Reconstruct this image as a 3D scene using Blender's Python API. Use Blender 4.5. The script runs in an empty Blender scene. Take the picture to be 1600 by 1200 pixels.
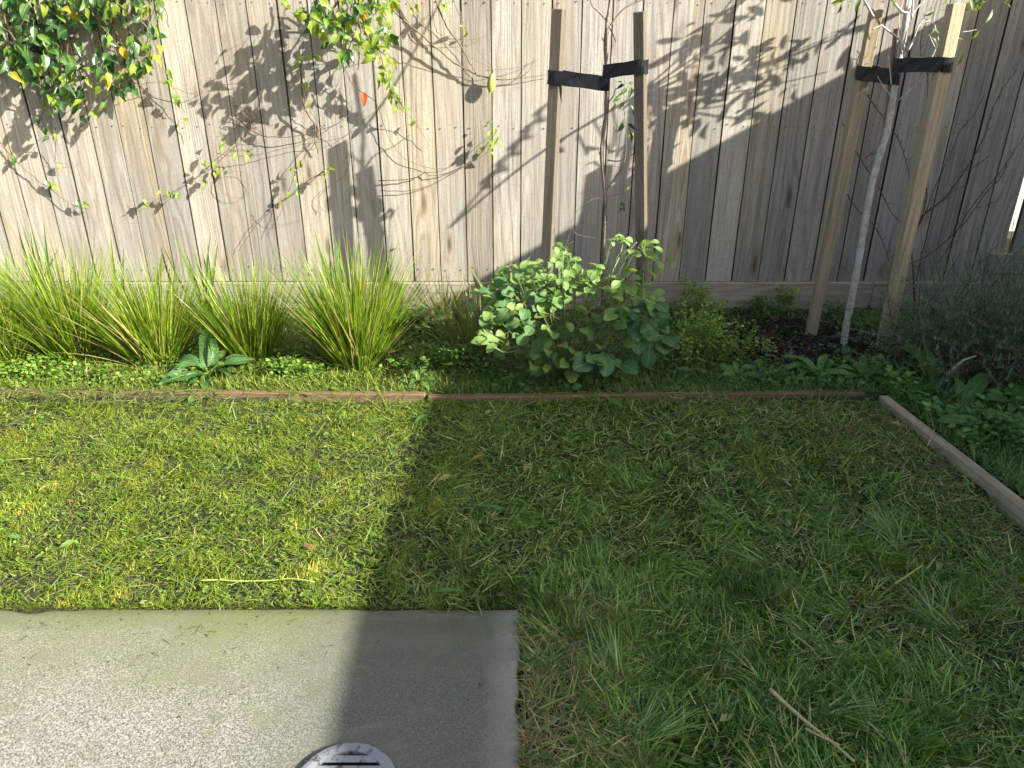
import bpy, math, random
import numpy as np
from mathutils import Vector, Matrix

R = math.radians
rng = np.random.default_rng(7)
random.seed(7)
scene = bpy.context.scene
COL = scene.collection

# ------------------------------------------------------------------ camera, light, exposure
H = 1.49
PITCH = R(25.2)
FPX = 1200.0
cam_d = bpy.data.cameras.new('camera')
cam_d.sensor_width = 36.0
cam_d.lens = FPX / 1600.0 * 36.0
cam_d.clip_start = 0.05
cam_d.clip_end = 500
cam = bpy.data.objects.new('camera', cam_d)
COL.objects.link(cam)
cam.location = (0, 0, H)
cam.rotation_euler = (R(90) - PITCH, 0, 0)
scene.camera = cam

SUN = Vector((-2.0, 1.0, -1.15)).normalized()       # the way the light travels
world = bpy.data.worlds.new('World')
scene.world = world
world.use_nodes = True
wn = world.node_tree
sky = wn.nodes.new('ShaderNodeTexSky')
sky.sky_type = 'NISHITA'
sky.sun_disc = False
sky.sun_elevation = math.asin(-SUN.z)
sky.sun_rotation = math.atan2(-SUN.x, -SUN.y)
bg = wn.nodes['Background']
bg.inputs['Strength'].default_value = 0.097
sky.dust_density = 3.5
sky.ozone_density = 0.4
sky.air_density = 0.9
hsv = wn.nodes.new('ShaderNodeHueSaturation')       # thin bright haze pales the blue
hsv.inputs['Saturation'].default_value = 1.0
wn.links.new(sky.outputs[0], hsv.inputs['Color'])
wn.links.new(hsv.outputs[0], bg.inputs['Color'])
sun_d = bpy.data.lights.new('sun', 'SUN')
sun_d.energy = 5.0
sun_d.angle = R(0.4)
sun_d.color = (1.0, 0.955, 0.87)
sun = bpy.data.objects.new('sun', sun_d)
COL.objects.link(sun)
sun.rotation_euler = SUN.to_track_quat('-Z', 'Y').to_euler()
sun.location = (6, -3, 6)
scene.view_settings.view_transform = 'Standard'
scene.view_settings.look = 'None'
scene.view_settings.gamma = 1
scene.view_settings.use_curve_mapping = False
scene.view_settings.exposure = 1.68
scene.cycles.max_bounces = 8
scene.cycles.transparent_max_bounces = 4

# ------------------------------------------------------------------ helpers: survey of the place
CP, SP = math.cos(PITCH), math.sin(PITCH)

def ray(px, py):
    u, v = (px - 800) / FPX, (py - 600) / FPX
    return Vector((u, CP - v * SP, -SP - v * CP))

def W(px, py, Y):
    d = ray(px, py)
    t = Y / d.y
    return Vector((d.x * t, Y, H + d.z * t))

def G0(px, py, z=0.0):
    d = ray(px, py)
    t = (z - H) / d.z
    return Vector((d.x * t, d.y * t, z))

def smooth(a, b, x):
    t = np.clip((x - a) / (b - a), 0, 1)
    return t * t * (3 - 2 * t)

_perm = np.random.default_rng(3).random((64, 64))

def vnoise(x, y):
    x = np.asarray(x, float); y = np.asarray(y, float)
    xi = np.floor(x).astype(int); yi = np.floor(y).astype(int)
    fx = x - xi; fy = y - yi
    fx = fx * fx * (3 - 2 * fx); fy = fy * fy * (3 - 2 * fy)
    g = lambda i, j: _perm[i % 64, j % 64]
    return (g(xi, yi) * (1 - fx) + g(xi + 1, yi) * fx) * (1 - fy) + (g(xi, yi + 1) * (1 - fx) + g(xi + 1, yi + 1) * fx) * fy

def fbm(x, y, s=1.0, o=3):
    x = np.asarray(x, float); y = np.asarray(y, float)
    v = 0; a = 0.5; t = 0
    for k in range(o):
        v = v + a * vnoise(x * s + 13.7 * k, y * s + 7.3 * k)
        t += a; a *= 0.5; s *= 2.03
    return v / t

EDGE_Y = 2.885                       # front of the timber edging along the bed

def edge_x(y):                       # inner face of the timber edging at the side
    return 1.545 + (2.88 - np.asarray(y)) * 0.13

SLAB_X, SLAB_Y = 0.02, 1.685

def gz(x, y):
    x = np.asarray(x, float); y = np.asarray(y, float)
    n = fbm(x, y, 3.0) - 0.5
    lawn = -0.012 + 0.055 * smooth(1.7, 2.95, y) + n * 0.02
    bed = 0.06 - 0.055 * smooth(2.95, 4.1, y) + n * 0.03
    side = 0.055 + n * 0.03
    z = np.where(y > EDGE_Y + 0.02, bed, np.where(x > edge_x(y) + 0.02, side, lawn))
    z = np.where((x < SLAB_X + 0.01) & (y < SLAB_Y + 0.005), -0.12, z)
    return z

def G(px, py, dz=0.0):
    p = G0(px, py, 0.02)
    for _ in range(4):
        p = G0(px, py, float(gz(p.x, p.y)) + dz)
    return p

# ------------------------------------------------------------------ helpers: meshes and objects
def np_mesh(name, verts, tris, col=None, mat=None, smooth_=False):
    me = bpy.data.meshes.new(name)
    verts = np.asarray(verts, np.float32).reshape(-1, 3)
    tris = np.asarray(tris, np.int32).reshape(-1, 3)
    me.vertices.add(len(verts)); me.vertices.foreach_set('co', verts.ravel())
    me.loops.add(tris.size); me.loops.foreach_set('vertex_index', tris.ravel())
    me.polygons.add(len(tris))
    me.polygons.foreach_set('loop_start', np.arange(0, tris.size, 3, dtype=np.int32))
    if smooth_:
        me.polygons.foreach_set('use_smooth', np.ones(len(tris), bool))
    me.update(calc_edges=True)
    if col is not None:
        c = np.ones((len(verts), 4), np.float32); c[:, :3] = np.clip(col, 0.002, 0.95)
        a = me.attributes.new('col', 'FLOAT_COLOR', 'POINT')
        a.data.foreach_set('color', c.ravel())
    if mat: me.materials.append(mat)
    return me

class MB:
    def __init__(s): s.v = []; s.f = []
    def add(s, v, f):
        o = len(s.v); s.v += [tuple(p) for p in v]; s.f += [tuple(o + i for i in q) for q in f]
    def tube(s, pts, radii, n=6, cap=True):
        pts = [Vector(p) for p in pts]
        rings = []; ref = None
        for i, p in enumerate(pts):
            t = (pts[min(i + 1, len(pts) - 1)] - pts[max(i - 1, 0)])
            t = t.normalized() if t.length > 1e-9 else Vector((0, 0, 1))
            if ref is None:
                ref = t.orthogonal().normalized()
            ref = (ref - t * ref.dot(t))
            ref = ref.normalized() if ref.length > 1e-6 else t.orthogonal().normalized()
            b = t.cross(ref)
            rings.append([p + (ref * math.cos(2 * math.pi * k / n) + b * math.sin(2 * math.pi * k / n)) * radii[i] for k in range(n)])
        v = [q for r in rings for q in r]; f = []
        for i in range(len(rings) - 1):
            for k in range(n):
                f.append((i * n + k, i * n + (k + 1) % n, (i + 1) * n + (k + 1) % n, (i + 1) * n + k))
        if cap:
            f.append(tuple(range(n - 1, -1, -1))); f.append(tuple((len(rings) - 1) * n + k for k in range(n)))
        s.add(v, f)
    def box(s, lo, hi, bev=0.0, M=None):
        import bmesh
        bm = bmesh.new()
        bmesh.ops.create_cube(bm, size=1)
        lo = Vector(lo); hi = Vector(hi)
        for v in bm.verts:
            v.co = Vector([lo[i] + (v.co[i] + .5) * (hi[i] - lo[i]) for i in range(3)])
        if bev:
            bmesh.ops.bevel(bm, geom=list(bm.edges), offset=bev, segments=1, affect='EDGES')
        if M is not None: bmesh.ops.transform(bm, matrix=M, verts=bm.verts)
        bm.verts.index_update()
        s.add([v.co for v in bm.verts], [[v.index for v in f.verts] for f in bm.faces])
        bm.free()
    def mesh(s, name, mat, smooth_=False):
        me = bpy.data.meshes.new(name)
        me.from_pydata(s.v, [], s.f)
        if smooth_:
            me.polygons.foreach_set('use_smooth', np.ones(len(me.polygons), bool))
        me.materials.append(mat)
        me.update()
        return me

def spline(pts, per=5):
    pts = [Vector(p) for p in pts]
    if len(pts) < 3: return pts
    out = []
    for i in range(len(pts) - 1):
        p0, p1, p2, p3 = pts[max(i - 1, 0)], pts[i], pts[i + 1], pts[min(i + 2, len(pts) - 1)]
        for k in range(per):
            t = k / per
            out.append(0.5 * ((2 * p1) + (p2 - p0) * t + (2 * p0 - 5 * p1 + 4 * p2 - p3) * t * t + (3 * p1 - p0 - 3 * p2 + p3) * t ** 3))
    out.append(pts[-1])
    return out

def lerp_r(n, r0, r1): return [r0 + (r1 - r0) * i / max(n - 1, 1) for i in range(n)]

def link(name, me, parent=None, loc=None, rot=None, scale=None):
    o = bpy.data.objects.new(name, me)
    COL.objects.link(o)
    if parent is not None: o.parent = parent
    if loc is not None: o.location = loc
    if rot is not None:
        o.rotation_mode = 'QUATERNION'; o.rotation_quaternion = rot
    if scale is not None: o.scale = scale if hasattr(scale, '__len__') else (scale,) * 3
    return o

def tag(o, label, cat, group=None, kind=None):
    o['label'] = label; o['category'] = cat
    if group: o['group'] = group
    if kind: o['kind'] = kind
    return o

def thing(name, loc, label, cat, group=None):
    o = bpy.data.objects.new(name, None); COL.objects.link(o)
    o.location = loc; o.empty_display_size = .1
    return tag(o, label, cat, group)

def kindof(o, k): o['kind'] = k; return o

# ------------------------------------------------------------------ helpers: materials
class NT:
    def __init__(s, name):
        s.m = bpy.data.materials.new(name); s.m.use_nodes = True
        s.t = s.m.node_tree; s.n = s.t.nodes; s.l = s.t.links
        s.out = s.n['Material Output']; s.b = s.n['Principled BSDF']
    def node(s, typ, ins=None, **kw):
        nd = s.n.new(typ)
        for k, v in kw.items(): setattr(nd, k, v)
        for k, v in (ins or {}).items():
            if hasattr(v, 'links') or isinstance(v, bpy.types.NodeSocket): s.l.new(v, nd.inputs[k])
            else: nd.inputs[k].default_value = v
        return nd
    def math(s, op, a, b=0.0, c=None, clamp=False):
        ins = {0: a, 1: b}
        if c is not None: ins[2] = c
        nd = s.node('ShaderNodeMath', ins, operation=op, use_clamp=clamp); return nd.outputs[0]
    def mix(s, f, a, b, mode='MIX'):
        nd = s.n.new('ShaderNodeMix'); nd.data_type = 'RGBA'; nd.blend_type = mode
        for i, v in ((0, f), (6, a), (7, b)):
            if isinstance(v, bpy.types.NodeSocket): s.l.new(v, nd.inputs[i])
            else: nd.inputs[i].default_value = (*v, 1) if isinstance(v, tuple) and len(v) == 3 else v
        return nd.outputs[2]
    def noise(s, vec, scale, detail=3, rough=.55, dist=0.0):
        nd = s.node('ShaderNodeTexNoise', {'Vector': vec, 'Scale': scale, 'Detail': detail, 'Roughness': rough, 'Distortion': dist})
        return nd.outputs[0]
    def ramp(s, f, stops):
        nd = s.n.new('ShaderNodeValToRGB'); s.l.new(f, nd.inputs[0])
        e = nd.color_ramp.elements
        while len(e) < len(stops): e.new(.5)
        for i, (p, c) in enumerate(stops):
            e[i].position = p; e[i].color = (*c, 1) if hasattr(c, '__len__') else (c, c, c, 1)
        return nd.outputs[0]
    def maprange(s, f, a, b, c=0.0, d=1.0):
        nd = s.node('ShaderNodeMapRange', {0: f, 1: a, 2: b, 3: c, 4: d}); return nd.outputs[0]
    def vmul(s, v, k):
        nd = s.node('ShaderNodeVectorMath', {0: v, 1: k}, operation='MULTIPLY'); return nd.outputs[0]
    def vadd(s, v, k):
        nd = s.node('ShaderNodeVectorMath', {0: v, 1: k}, operation='ADD'); return nd.outputs[0]
    def bump(s, h, strength, dist):
        nd = s.node('ShaderNodeBump', {'Height': h, 'Strength': strength, 'Distance': dist})
        s.l.new(nd.outputs[0], s.b.inputs['Normal']); return nd

def wood(name, cols, grain=1.0, saw=0.5, rough_sawn=0.0, axis='Z', green=0.0, grey=(.31, .30, .275), k=1.0):
    """Weathered sawn pine; the grain runs along the given local axis and each object gets its own piece of it."""
    s = NT(name)
    co = s.node('ShaderNodeTexCoord').outputs['Object']
    if axis == 'X':
        mp = s.node('ShaderNodeMapping', {'Vector': co}); mp.inputs['Rotation'].default_value = (0, R(90), 0); co = mp.outputs[0]
    elif axis == 'Y':
        mp = s.node('ShaderNodeMapping', {'Vector': co}); mp.inputs['Rotation'].default_value = (R(90), 0, 0); co = mp.outputs[0]
    rnd = s.node('ShaderNodeObjectInfo').outputs['Random']
    off = s.node('ShaderNodeCombineXYZ', {0: s.math('MULTIPLY', rnd, 37.1), 1: s.math('MULTIPLY', rnd, 91.7), 2: s.math('MULTIPLY', rnd, 63.3)}).outputs[0]
    p = s.vadd(co, off)
    # knots
    kv = s.node('ShaderNodeTexVoronoi', {'Vector': s.vmul(p, (7.5, 3.0, 2.1)), 'Scale': 1.0, 'Randomness': 1.0})
    kd = kv.outputs['Distance']
    knot = s.maprange(kd, .03, .14, 1, 0)
    near = s.maprange(kd, .05, .45, 1, 0)
    # growth rings as contour lines of long stretched noise
    n1 = s.noise(s.vmul(p, (8.0, 8.0, .42)), 1.0, 1.0, .35, .1)
    ph = s.math('ADD', s.math('MULTIPLY', n1, 82.0), s.math('MULTIPLY', near, 8.0))
    ring = s.math('MULTIPLY_ADD', s.math('SINE', ph), .5, .5)
    ring = s.math('POWER', ring, 2.2)
    fib = s.noise(s.vmul(p, (260, 260, 5)), 1.0, 3, .6)
    fib2 = s.noise(s.vmul(p, (60, 60, 1.2)), 1.0, 3, .6)
    big = s.noise(s.vmul(p, (5, 5, 1.0)), 1.0, 4, .6)
    r2 = s.math('FRACT', s.math('MULTIPLY', rnd, 17.37))
    base = s.ramp(r2, [(i / (len(cols) - 1), c) for i, c in enumerate(cols)])
    c = s.mix(s.maprange(big, .35, .7), base, grey, 'MIX')
    mul = lambda f, c, m: s.mix(f, c, m, 'MULTIPLY')
    c = mul(s.math('MULTIPLY', ring, s.math('MULTIPLY_ADD', s.math('FRACT', s.math('MULTIPLY', rnd, 29.3)), .5 * grain, .15)), c, (.60, .50, .40))
    c = mul(s.maprange(fib2, .45, .72, 0, .75), c, (.62, .60, .58))
    c = mul(s.maprange(fib, .42, .72, 0, .8), c, (.58, .56, .53))
    c = mul(s.math('MULTIPLY', near, .30 * grain), c, (.72, .60, .48))
    c = mul(s.math('MULTIPLY', knot, .9 * grain), c, (.30, .25, .20))
    gr = s.noise(p, 90, 3, .7)
    c = mul(s.maprange(gr, .52, .72, 0, .55), c, (.55, .54, .52))
    br = s.math('MULTIPLY_ADD', s.math('FRACT', s.math('MULTIPLY', rnd, 53.7)), .38, .80)
    c = s.mix(1.0, c, s.node('ShaderNodeCombineXYZ', {0: br, 1: br, 2: br}).outputs[0], 'MULTIPLY')
    if green:
        gn = s.noise(p, 6, 4, .6)
        c = s.mix(s.maprange(gn, .45, .7, 0, green), c, (.10, .12, .05))
    s.l.new(c, s.b.inputs['Base Color'])
    s.b.inputs['Roughness'].default_value = .85
    s.b.inputs['Specular IOR Level'].default_value = .2
    sw = s.node('ShaderNodeTexWave', {'Vector': s.vmul(p, (3, 3, 100)), 'Scale': 1.0, 'Distortion': 2.5, 'Detail': 2.0}, bands_direction='Z').outputs[1]
    h = s.math('ADD', s.math('MULTIPLY', fib, .5), s.math('MULTIPLY', sw, .10 * saw))
    h = s.math('ADD', h, s.math('MULTIPLY', ring, -.30 * grain))
    h = s.math('ADD', h, s.math('MULTIPLY', knot, -.35))
    if rough_sawn:
        h = s.math('ADD', h, s.math('MULTIPLY', s.noise(p, 420, 2, .6), 1.2 * rough_sawn))
    s.bump(h, .75, .0022 if not rough_sawn else .003)
    return s.m

def leafmat(name, stops, trans=.35, rough=.42, spec=.5, veins=True):
    """Leaf colour differs per object; a paler midrib and side veins sit on the blade itself."""
    s = NT(name)
    rnd = s.node('ShaderNodeObjectInfo').outputs['Random']
    c = s.ramp(rnd, [(i / (len(stops) - 1), k) for i, k in enumerate(stops)])
    co = s.node('ShaderNodeTexCoord').outputs['Generated']
    nz = s.noise(s.node('ShaderNodeTexCoord').outputs['Object'], 60, 3, .6)
    c = s.mix(s.maprange(nz, .3, .75, 0, .35), c, (.02, .05, .012), 'MIX')
    uv = s.node('ShaderNodeUVMap').outputs[0]
    sx = s.node('ShaderNodeSeparateXYZ', {0: uv})
    ax = s.math('ABSOLUTE', s.math('SUBTRACT', sx.outputs[0], .5))
    mid = s.maprange(ax, .012, .035, 1, 0)
    side = s.math('SINE', s.math('MULTIPLY', s.math('SUBTRACT', sx.outputs[1], s.math('MULTIPLY', ax, .55)), 44))
    side = s.maprange(side, .86, 1.0, 0, .5)
    vein = s.math('MAXIMUM', mid, side)
    if veins:
        c = s.mix(s.math('MULTIPLY', vein, .55), c, (.26, .34, .14))
    s.l.new(c, s.b.inputs['Base Color'])
    s.b.inputs['Roughness'].default_value = rough
    s.b.inputs['Specular IOR Level'].default_value = spec
    s.bump(s.math('ADD', s.math('MULTIPLY', vein, -.6), s.math('MULTIPLY', nz, .8)), .5, .002)
    tr = s.node('ShaderNodeBsdfTranslucent', {'Color': s.mix(1.0, c, (1.5, 1.45, .55), 'MULTIPLY')})
    mx = s.node('ShaderNodeMixShader', {0: trans, 1: s.b.outputs[0], 2: tr.outputs[0]})
    s.l.new(mx.outputs[0], s.out.inputs[0])
    return s.m

def attrmat(name, trans=.3, rough=.5, spec=.35):
    s = NT(name)
    c = s.node('ShaderNodeAttribute', attribute_name='col').outputs['Color']
    s.l.new(c, s.b.inputs['Base Color'])
    s.b.inputs['Roughness'].default_value = rough
    s.b.inputs['Specular IOR Level'].default_value = spec
    if trans:
        tr = s.node('ShaderNodeBsdfTranslucent', {'Color': s.mix(1.0, c, (1.3, 1.3, .6), 'MULTIPLY')})
        mx = s.node('ShaderNodeMixShader', {0: trans, 1: s.b.outputs[0], 2: tr.outputs[0]})
        s.l.new(mx.outputs[0], s.out.inputs[0])
    return s.m

def bark(name, c1, c2, scale=60, spots=None):
    s = NT(name)
    co = s.node('ShaderNodeTexCoord').outputs['Object']
    n = s.noise(s.vmul(co, (1, 1, .5)), scale, 4, .65)
    c = s.mix(s.maprange(n, .35, .65), c1, c2)
    if spots:
        v = s.noise(s.vmul(co, (1, 1, 3.5)), 55, 2, .5)
        c = s.mix(s.maprange(v, .62, .7, 0, .8), c, spots)
    s.l.new(c, s.b.inputs['Base Color'])
    s.b.inputs['Roughness'].default_value = .75
    s.bump(n, .5, .002)
    return s.m

def plain(name, col, rough=.5, spec=.5, var=.25, scale=40):
    s = NT(name)
    co = s.node('ShaderNodeTexCoord').outputs['Object']
    n = s.noise(co, scale, 4, .6)
    c = s.mix(s.maprange(n, .3, .7, 0, var), col, tuple(x * .45 for x in col))
    s.l.new(c, s.b.inputs['Base Color'])
    s.b.inputs['Roughness'].default_value = rough
    s.b.inputs['Specular IOR Level'].default_value = spec
    s.bump(n, .3, .001)
    return s.m

M_pale = wood('paling_wood', [(.42, .385, .305), (.36, .35, .305), (.45, .385, .275), (.35, .34, .305), (.42, .37, .305), (.48, .42, .305), (.38, .36, .30), (.40, .355, .28)], .9, .5)
M_plinth = wood('plinth_wood', [(.42, .37, .28), (.42, .37, .28)], .6, .5, 0, 'X', .15)
M_stake = wood('stake_wood', [(.19, .165, .12), (.21, .175, .125), (.20, .17, .125)], .5, .6, 1.3, grey=(.15, .14, .115))
M_stake_pale = wood('pale_stake_wood', [(.56, .44, .27), (.53, .42, .26), (.57, .47, .30)], .5, .6, .7, grey=(.46, .38, .26))
M_edge = wood('edging_wood', [(.23, .15, .08), (.20, .125, .065), (.25, .17, .09)], .6, .5, .4, 'X', .5, grey=(.15, .12, .08))
M_edge_pale = wood('weathered_edging_wood', [(.40, .31, .19), (.40, .31, .19)], .5, .5, .5, 'X', .3, grey=(.38, .34, .26))
M_joint = plain('joint_grime', (.045, .037, .028), .9, .1, .3, 30)
M_blade = attrmat('grass_blade', .34, .45, .4)
M_weed = attrmat('weed_leaf', .32, .5, .35)
M_dry = attrmat('dry_matter', .12, .8, .15)
M_chip = attrmat('mulch_chip', 0, .85, .2)
M_vine_dark = leafmat('glossy_vine_leaf', [(.018, .06, .014), (.028, .085, .018), (.035, .105, .02), (.05, .135, .025), (.075, .16, .025), (.12, .20, .025), (.03, .09, .02)], .28, .3, .6)
M_vine_lime = leafmat('young_vine_leaf', [(.14, .26, .022), (.20, .32, .025), (.28, .36, .028), (.17, .28, .026), (.36, .39, .03)], .42, .4, .45)
M_yellow = leafmat('yellow_leaf', [(.48, .36, .02), (.42, .34, .03)], .4, .5, .3)
M_red = leafmat('red_leaf', [(.50, .07, .02), (.50, .07, .02)], .4, .5, .3)
M_orange = leafmat('orange_leaf', [(.45, .20, .03), (.45, .24, .03)], .4, .5, .3)
M_broad = leafmat('broad_leaf', [(.055, .135, .035), (.08, .175, .042), (.06, .15, .042), (.12, .22, .05), (.08, .175, .05), (.15, .24, .05), (.065, .145, .038), (.20, .24, .05)], .25, .5, .35)
M_broad_blue = leafmat('bluish_leaf', [(.045, .125, .05), (.055, .145, .06), (.065, .16, .055)], .2, .5, .35)
M_broad_pale = leafmat('pale_leaf', [(.13, .25, .06), (.19, .31, .08), (.24, .37, .10), (.16, .28, .07), (.26, .38, .09)], .38, .5, .35)
M_dock = leafmat('dock_leaf', [(.06, .15, .028), (.085, .19, .035), (.11, .22, .042), (.07, .16, .03)], .3, .45, .4)
M_strap = leafmat('strap_leaf', [(.10, .17, .03), (.15, .22, .04), (.08, .15, .03), (.20, .25, .05)], .3, .4, .45, False)
M_lance = leafmat('lance_leaf', [(.10, .18, .03), (.15, .22, .03), (.20, .26, .03), (.07, .13, .04)], .35, .4, .4)
M_vstem = bark('vine_stem', (.075, .05, .03), (.15, .11, .06), 80)
M_gstem = bark('green_stem', (.12, .17, .05), (.17, .22, .07), 60)
M_twig = bark('dark_twig', (.045, .03, .025), (.08, .055, .045), 120)
M_trunk1 = bark('brown_trunk', (.20, .15, .11), (.11, .085, .065), 70, (.34, .30, .25))
M_trunk2 = bark('white_trunk', (.52, .48, .42), (.34, .30, .26), 45, (.16, .12, .09))
M_cane = bark('brown_cane', (.24, .14, .085), (.15, .09, .06), 60)
M_band = plain('black_rubber', (.007, .008, .011), .38, .4, .3, 60)
M_nail = plain('rusty_nail', (.06, .04, .03), .6, .5)
M_straw = bark('straw', (.50, .42, .20), (.38, .30, .14), 50)
M_stalkg = bark('green_stalk', (.24, .31, .05), (.30, .33, .08), 30)

# fruit
def fruit_mat():
    s = NT('fruit_skin')
    co = s.node('ShaderNodeTexCoord').outputs['Object']
    n = s.noise(co, 90, 3)
    c = s.mix(s.maprange(n, .35, .7), (.36, .40, .10), (.24, .30, .06))
    s.l.new(c, s.b.inputs['Base Color']); s.b.inputs['Roughness'].default_value = .5
    s.bump(n, .3, .002)
    return s.m
M_fruit = fruit_mat()

def ground_mat():
    s = NT('soil')
    co = s.node('ShaderNodeTexCoord').outputs['Object']
    n = s.noise(co, 14, 6, .65); n2 = s.noise(co, 110, 4, .7); n3 = s.noise(co, 3, 3)
    c = s.mix(s.maprange(n, .35, .65), (.022, .021, .010), (.042, .038, .018))
    c = s.mix(s.maprange(n3, .45, .65, 0, .6), c, (.022, .034, .008))
    c = s.mix(s.maprange(n2, .5, .75, 0, .7), c, (.02, .016, .011))
    s.l.new(c, s.b.inputs['Base Color']); s.b.inputs['Roughness'].default_value = .95
    s.bump(s.math('ADD', n, s.math('MULTIPLY', n2, .6)), .9, .02)
    return s.m
M_soil = ground_mat()

def slab_mat():
    s = NT('concrete')
    co = s.node('ShaderNodeTexCoord').outputs['Object']
    sep = s.node('ShaderNodeSeparateXYZ', {0: co})
    fine = s.noise(co, 270, 3, .75)
    grit = s.node('ShaderNodeTexVoronoi', {'Vector': co, 'Scale': 210.0, 'Randomness': 1.0}).outputs['Distance']
    big = s.noise(co, 2.2, 5, .6); mid = s.noise(co, 11, 5, .65)
    c = s.mix(s.maprange(big, .35, .68), (.27, .26, .215), (.19, .185, .152))
    c = s.mix(s.maprange(fine, .42, .55, .95, 0), c, (.062, .06, .043))
    c = s.mix(s.maprange(fine, .58, .70, 0, .7), c, (.52, .50, .43))
    c = s.mix(s.maprange(grit, .45, .75, 0, .35), c, (.60, .57, .50))
    pit = s.noise(co, 48, 3, .6)
    c = s.mix(s.maprange(pit, .66, .74, 0, .6), c, (.10, .10, .07))
    # algae along the lawn edge and in blotches
    e = s.maprange(s.math('ADD', sep.outputs[1], s.math('MULTIPLY', mid, .10)), SLAB_Y - .045, SLAB_Y + .055, 0, 1)
    c = s.mix(s.math('MULTIPLY', e, .82), c, (.085, .10, .045))
    e2 = s.maprange(s.math('ADD', sep.outputs[1], s.math('MULTIPLY', big, .5)), SLAB_Y - .14, SLAB_Y + .27, 0, .8)
    c = s.mix(e2, c, (.15, .165, .065))
    blot = s.math('MULTIPLY', s.maprange(mid, .50, .68, 0, .65), s.maprange(big, .40, .60, 0, 1))
    c = s.mix(blot, c, (.17, .185, .08))
    # painted shade: darker green-grey over the slab's shaded side, towards its corner
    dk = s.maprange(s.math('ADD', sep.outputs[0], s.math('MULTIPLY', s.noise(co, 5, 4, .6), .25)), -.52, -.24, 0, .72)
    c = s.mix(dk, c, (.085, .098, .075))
    rim = s.maprange(s.math('ADD', sep.outputs[0], s.math('MULTIPLY', mid, .09)), -.03, .05, 0, .55)
    c = s.mix(rim, c, (.33, .33, .29))
    st = s.noise(s.vmul(co, (1.0, 2.2, 1.0)), 3.6, 6, .7, .6)
    c = s.mix(s.maprange(st, .50, .66, 0, .5), c, (.19, .18, .14))
    st2 = s.noise(co, 6.5, 6, .75, .8)
    c = s.mix(s.maprange(st2, .58, .68, 0, .5), c, (.14, .145, .085))
    dots = s.noise(co, 75, 2, .5)
    c = s.mix(s.maprange(dots, .70, .76, 0, .75), c, (.06, .06, .045))
    s.l.new(c, s.b.inputs['Base Color']); s.b.inputs['Roughness'].default_value = .9
    s.b.inputs['Specular IOR Level'].default_value = .2
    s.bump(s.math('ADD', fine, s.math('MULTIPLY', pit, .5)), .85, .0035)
    return s.m
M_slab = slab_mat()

# ------------------------------------------------------------------ ground and slab
def build_ground():
    xs = np.unique(np.concatenate([np.linspace(-60, -5, 9), np.arange(-5, 5.01, .05), np.linspace(5, 60, 9), [SLAB_X + .0101, SLAB_X + .0099]]))
    ys = np.unique(np.concatenate([np.linspace(-60, -1.5, 9), np.arange(-1.5, 4.6, .05), np.linspace(4.6, 70, 12), [SLAB_Y + .0051, SLAB_Y + .0049, EDGE_Y + .0199, EDGE_Y + .0201]]))
    X, Y = np.meshgrid(xs, ys)
    Z = gz(X, Y)
    Z = np.where(Y > 4.25, .0, Z)
    far = (np.abs(X) > 5) | (Y > 5) | (Y < -1.5)
    Z = np.where(far & (Z > -.1), 0.0, Z)
    V = np.stack([X, Y, Z], -1).reshape(-1, 3)
    n, m = len(ys), len(xs)
    i = np.arange(n - 1)[:, None] * m + np.arange(m - 1)[None]
    i = i.ravel()
    T = np.concatenate([np.stack([i, i + 1, i + m + 1], 1), np.stack([i, i + m + 1, i + m], 1)])
    o = link('ground', np_mesh('ground', V, T, None, M_soil, True))
    kindof(o, 'structure'); o['label'] = 'dark soil under the lawn and the garden bed'
build_ground()

def build_slab():
    # irregular trowelled edge, slightly chipped
    xs = np.concatenate([np.linspace(-5, -2.2, 6), np.arange(-2.1, SLAB_X - .02, .03), [SLAB_X - .006, SLAB_X]])
    ys = np.concatenate([np.linspace(-3, .7, 5), np.arange(.75, SLAB_Y - .02, .03), [SLAB_Y - .007, SLAB_Y]])
    n, m = len(ys), len(xs)
    X, Y = np.meshgrid(xs, ys)
    Z = (fbm(X, Y, 2.2) - .5) * .006
    ex = (np.arange(m) >= m - 1)[None, :] | np.zeros_like(X, bool)
    ey = (np.arange(n) >= n - 1)[:, None] | np.zeros_like(X, bool)
    w1 = (fbm(X, Y, 16, 2) - .5) * .004
    chip = np.maximum(fbm(X + 3, Y + 8, 9, 2) - .64, 0) * .06
    X = np.where(ex | np.roll(ex, -1, 1), X + w1 - chip, X)
    Y = np.where(ey | np.roll(ey, -1, 0), Y + w1 - chip, Y)
    Z = np.where(ex | ey, Z - .0055, Z)
    V = np.stack([X, Y, Z], -1).reshape(-1, 3)
    i = (np.arange(n - 1)[:, None] * m + np.arange(m - 1)[None]).ravel()
    T = [np.stack([i, i + 1, i + m + 1], 1), np.stack([i, i + m + 1, i + m], 1)]
    base = len(V)
    rim = list(range((n - 1) * m, n * m)) + [k * m + m - 1 for k in range(n - 2, -1, -1)]
    low = V[rim].copy(); low[:, 2] = -.11
    V = np.concatenate([V, low])
    for k in range(len(rim) - 1):
        T.append(np.array([[rim[k], rim[k + 1], base + k + 1], [rim[k], base + k + 1, base + k]]))
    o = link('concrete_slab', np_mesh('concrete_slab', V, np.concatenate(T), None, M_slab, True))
    kindof(o, 'structure'); o['label'] = 'speckled concrete slab with green algae along its lawn edge'
build_slab()

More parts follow.
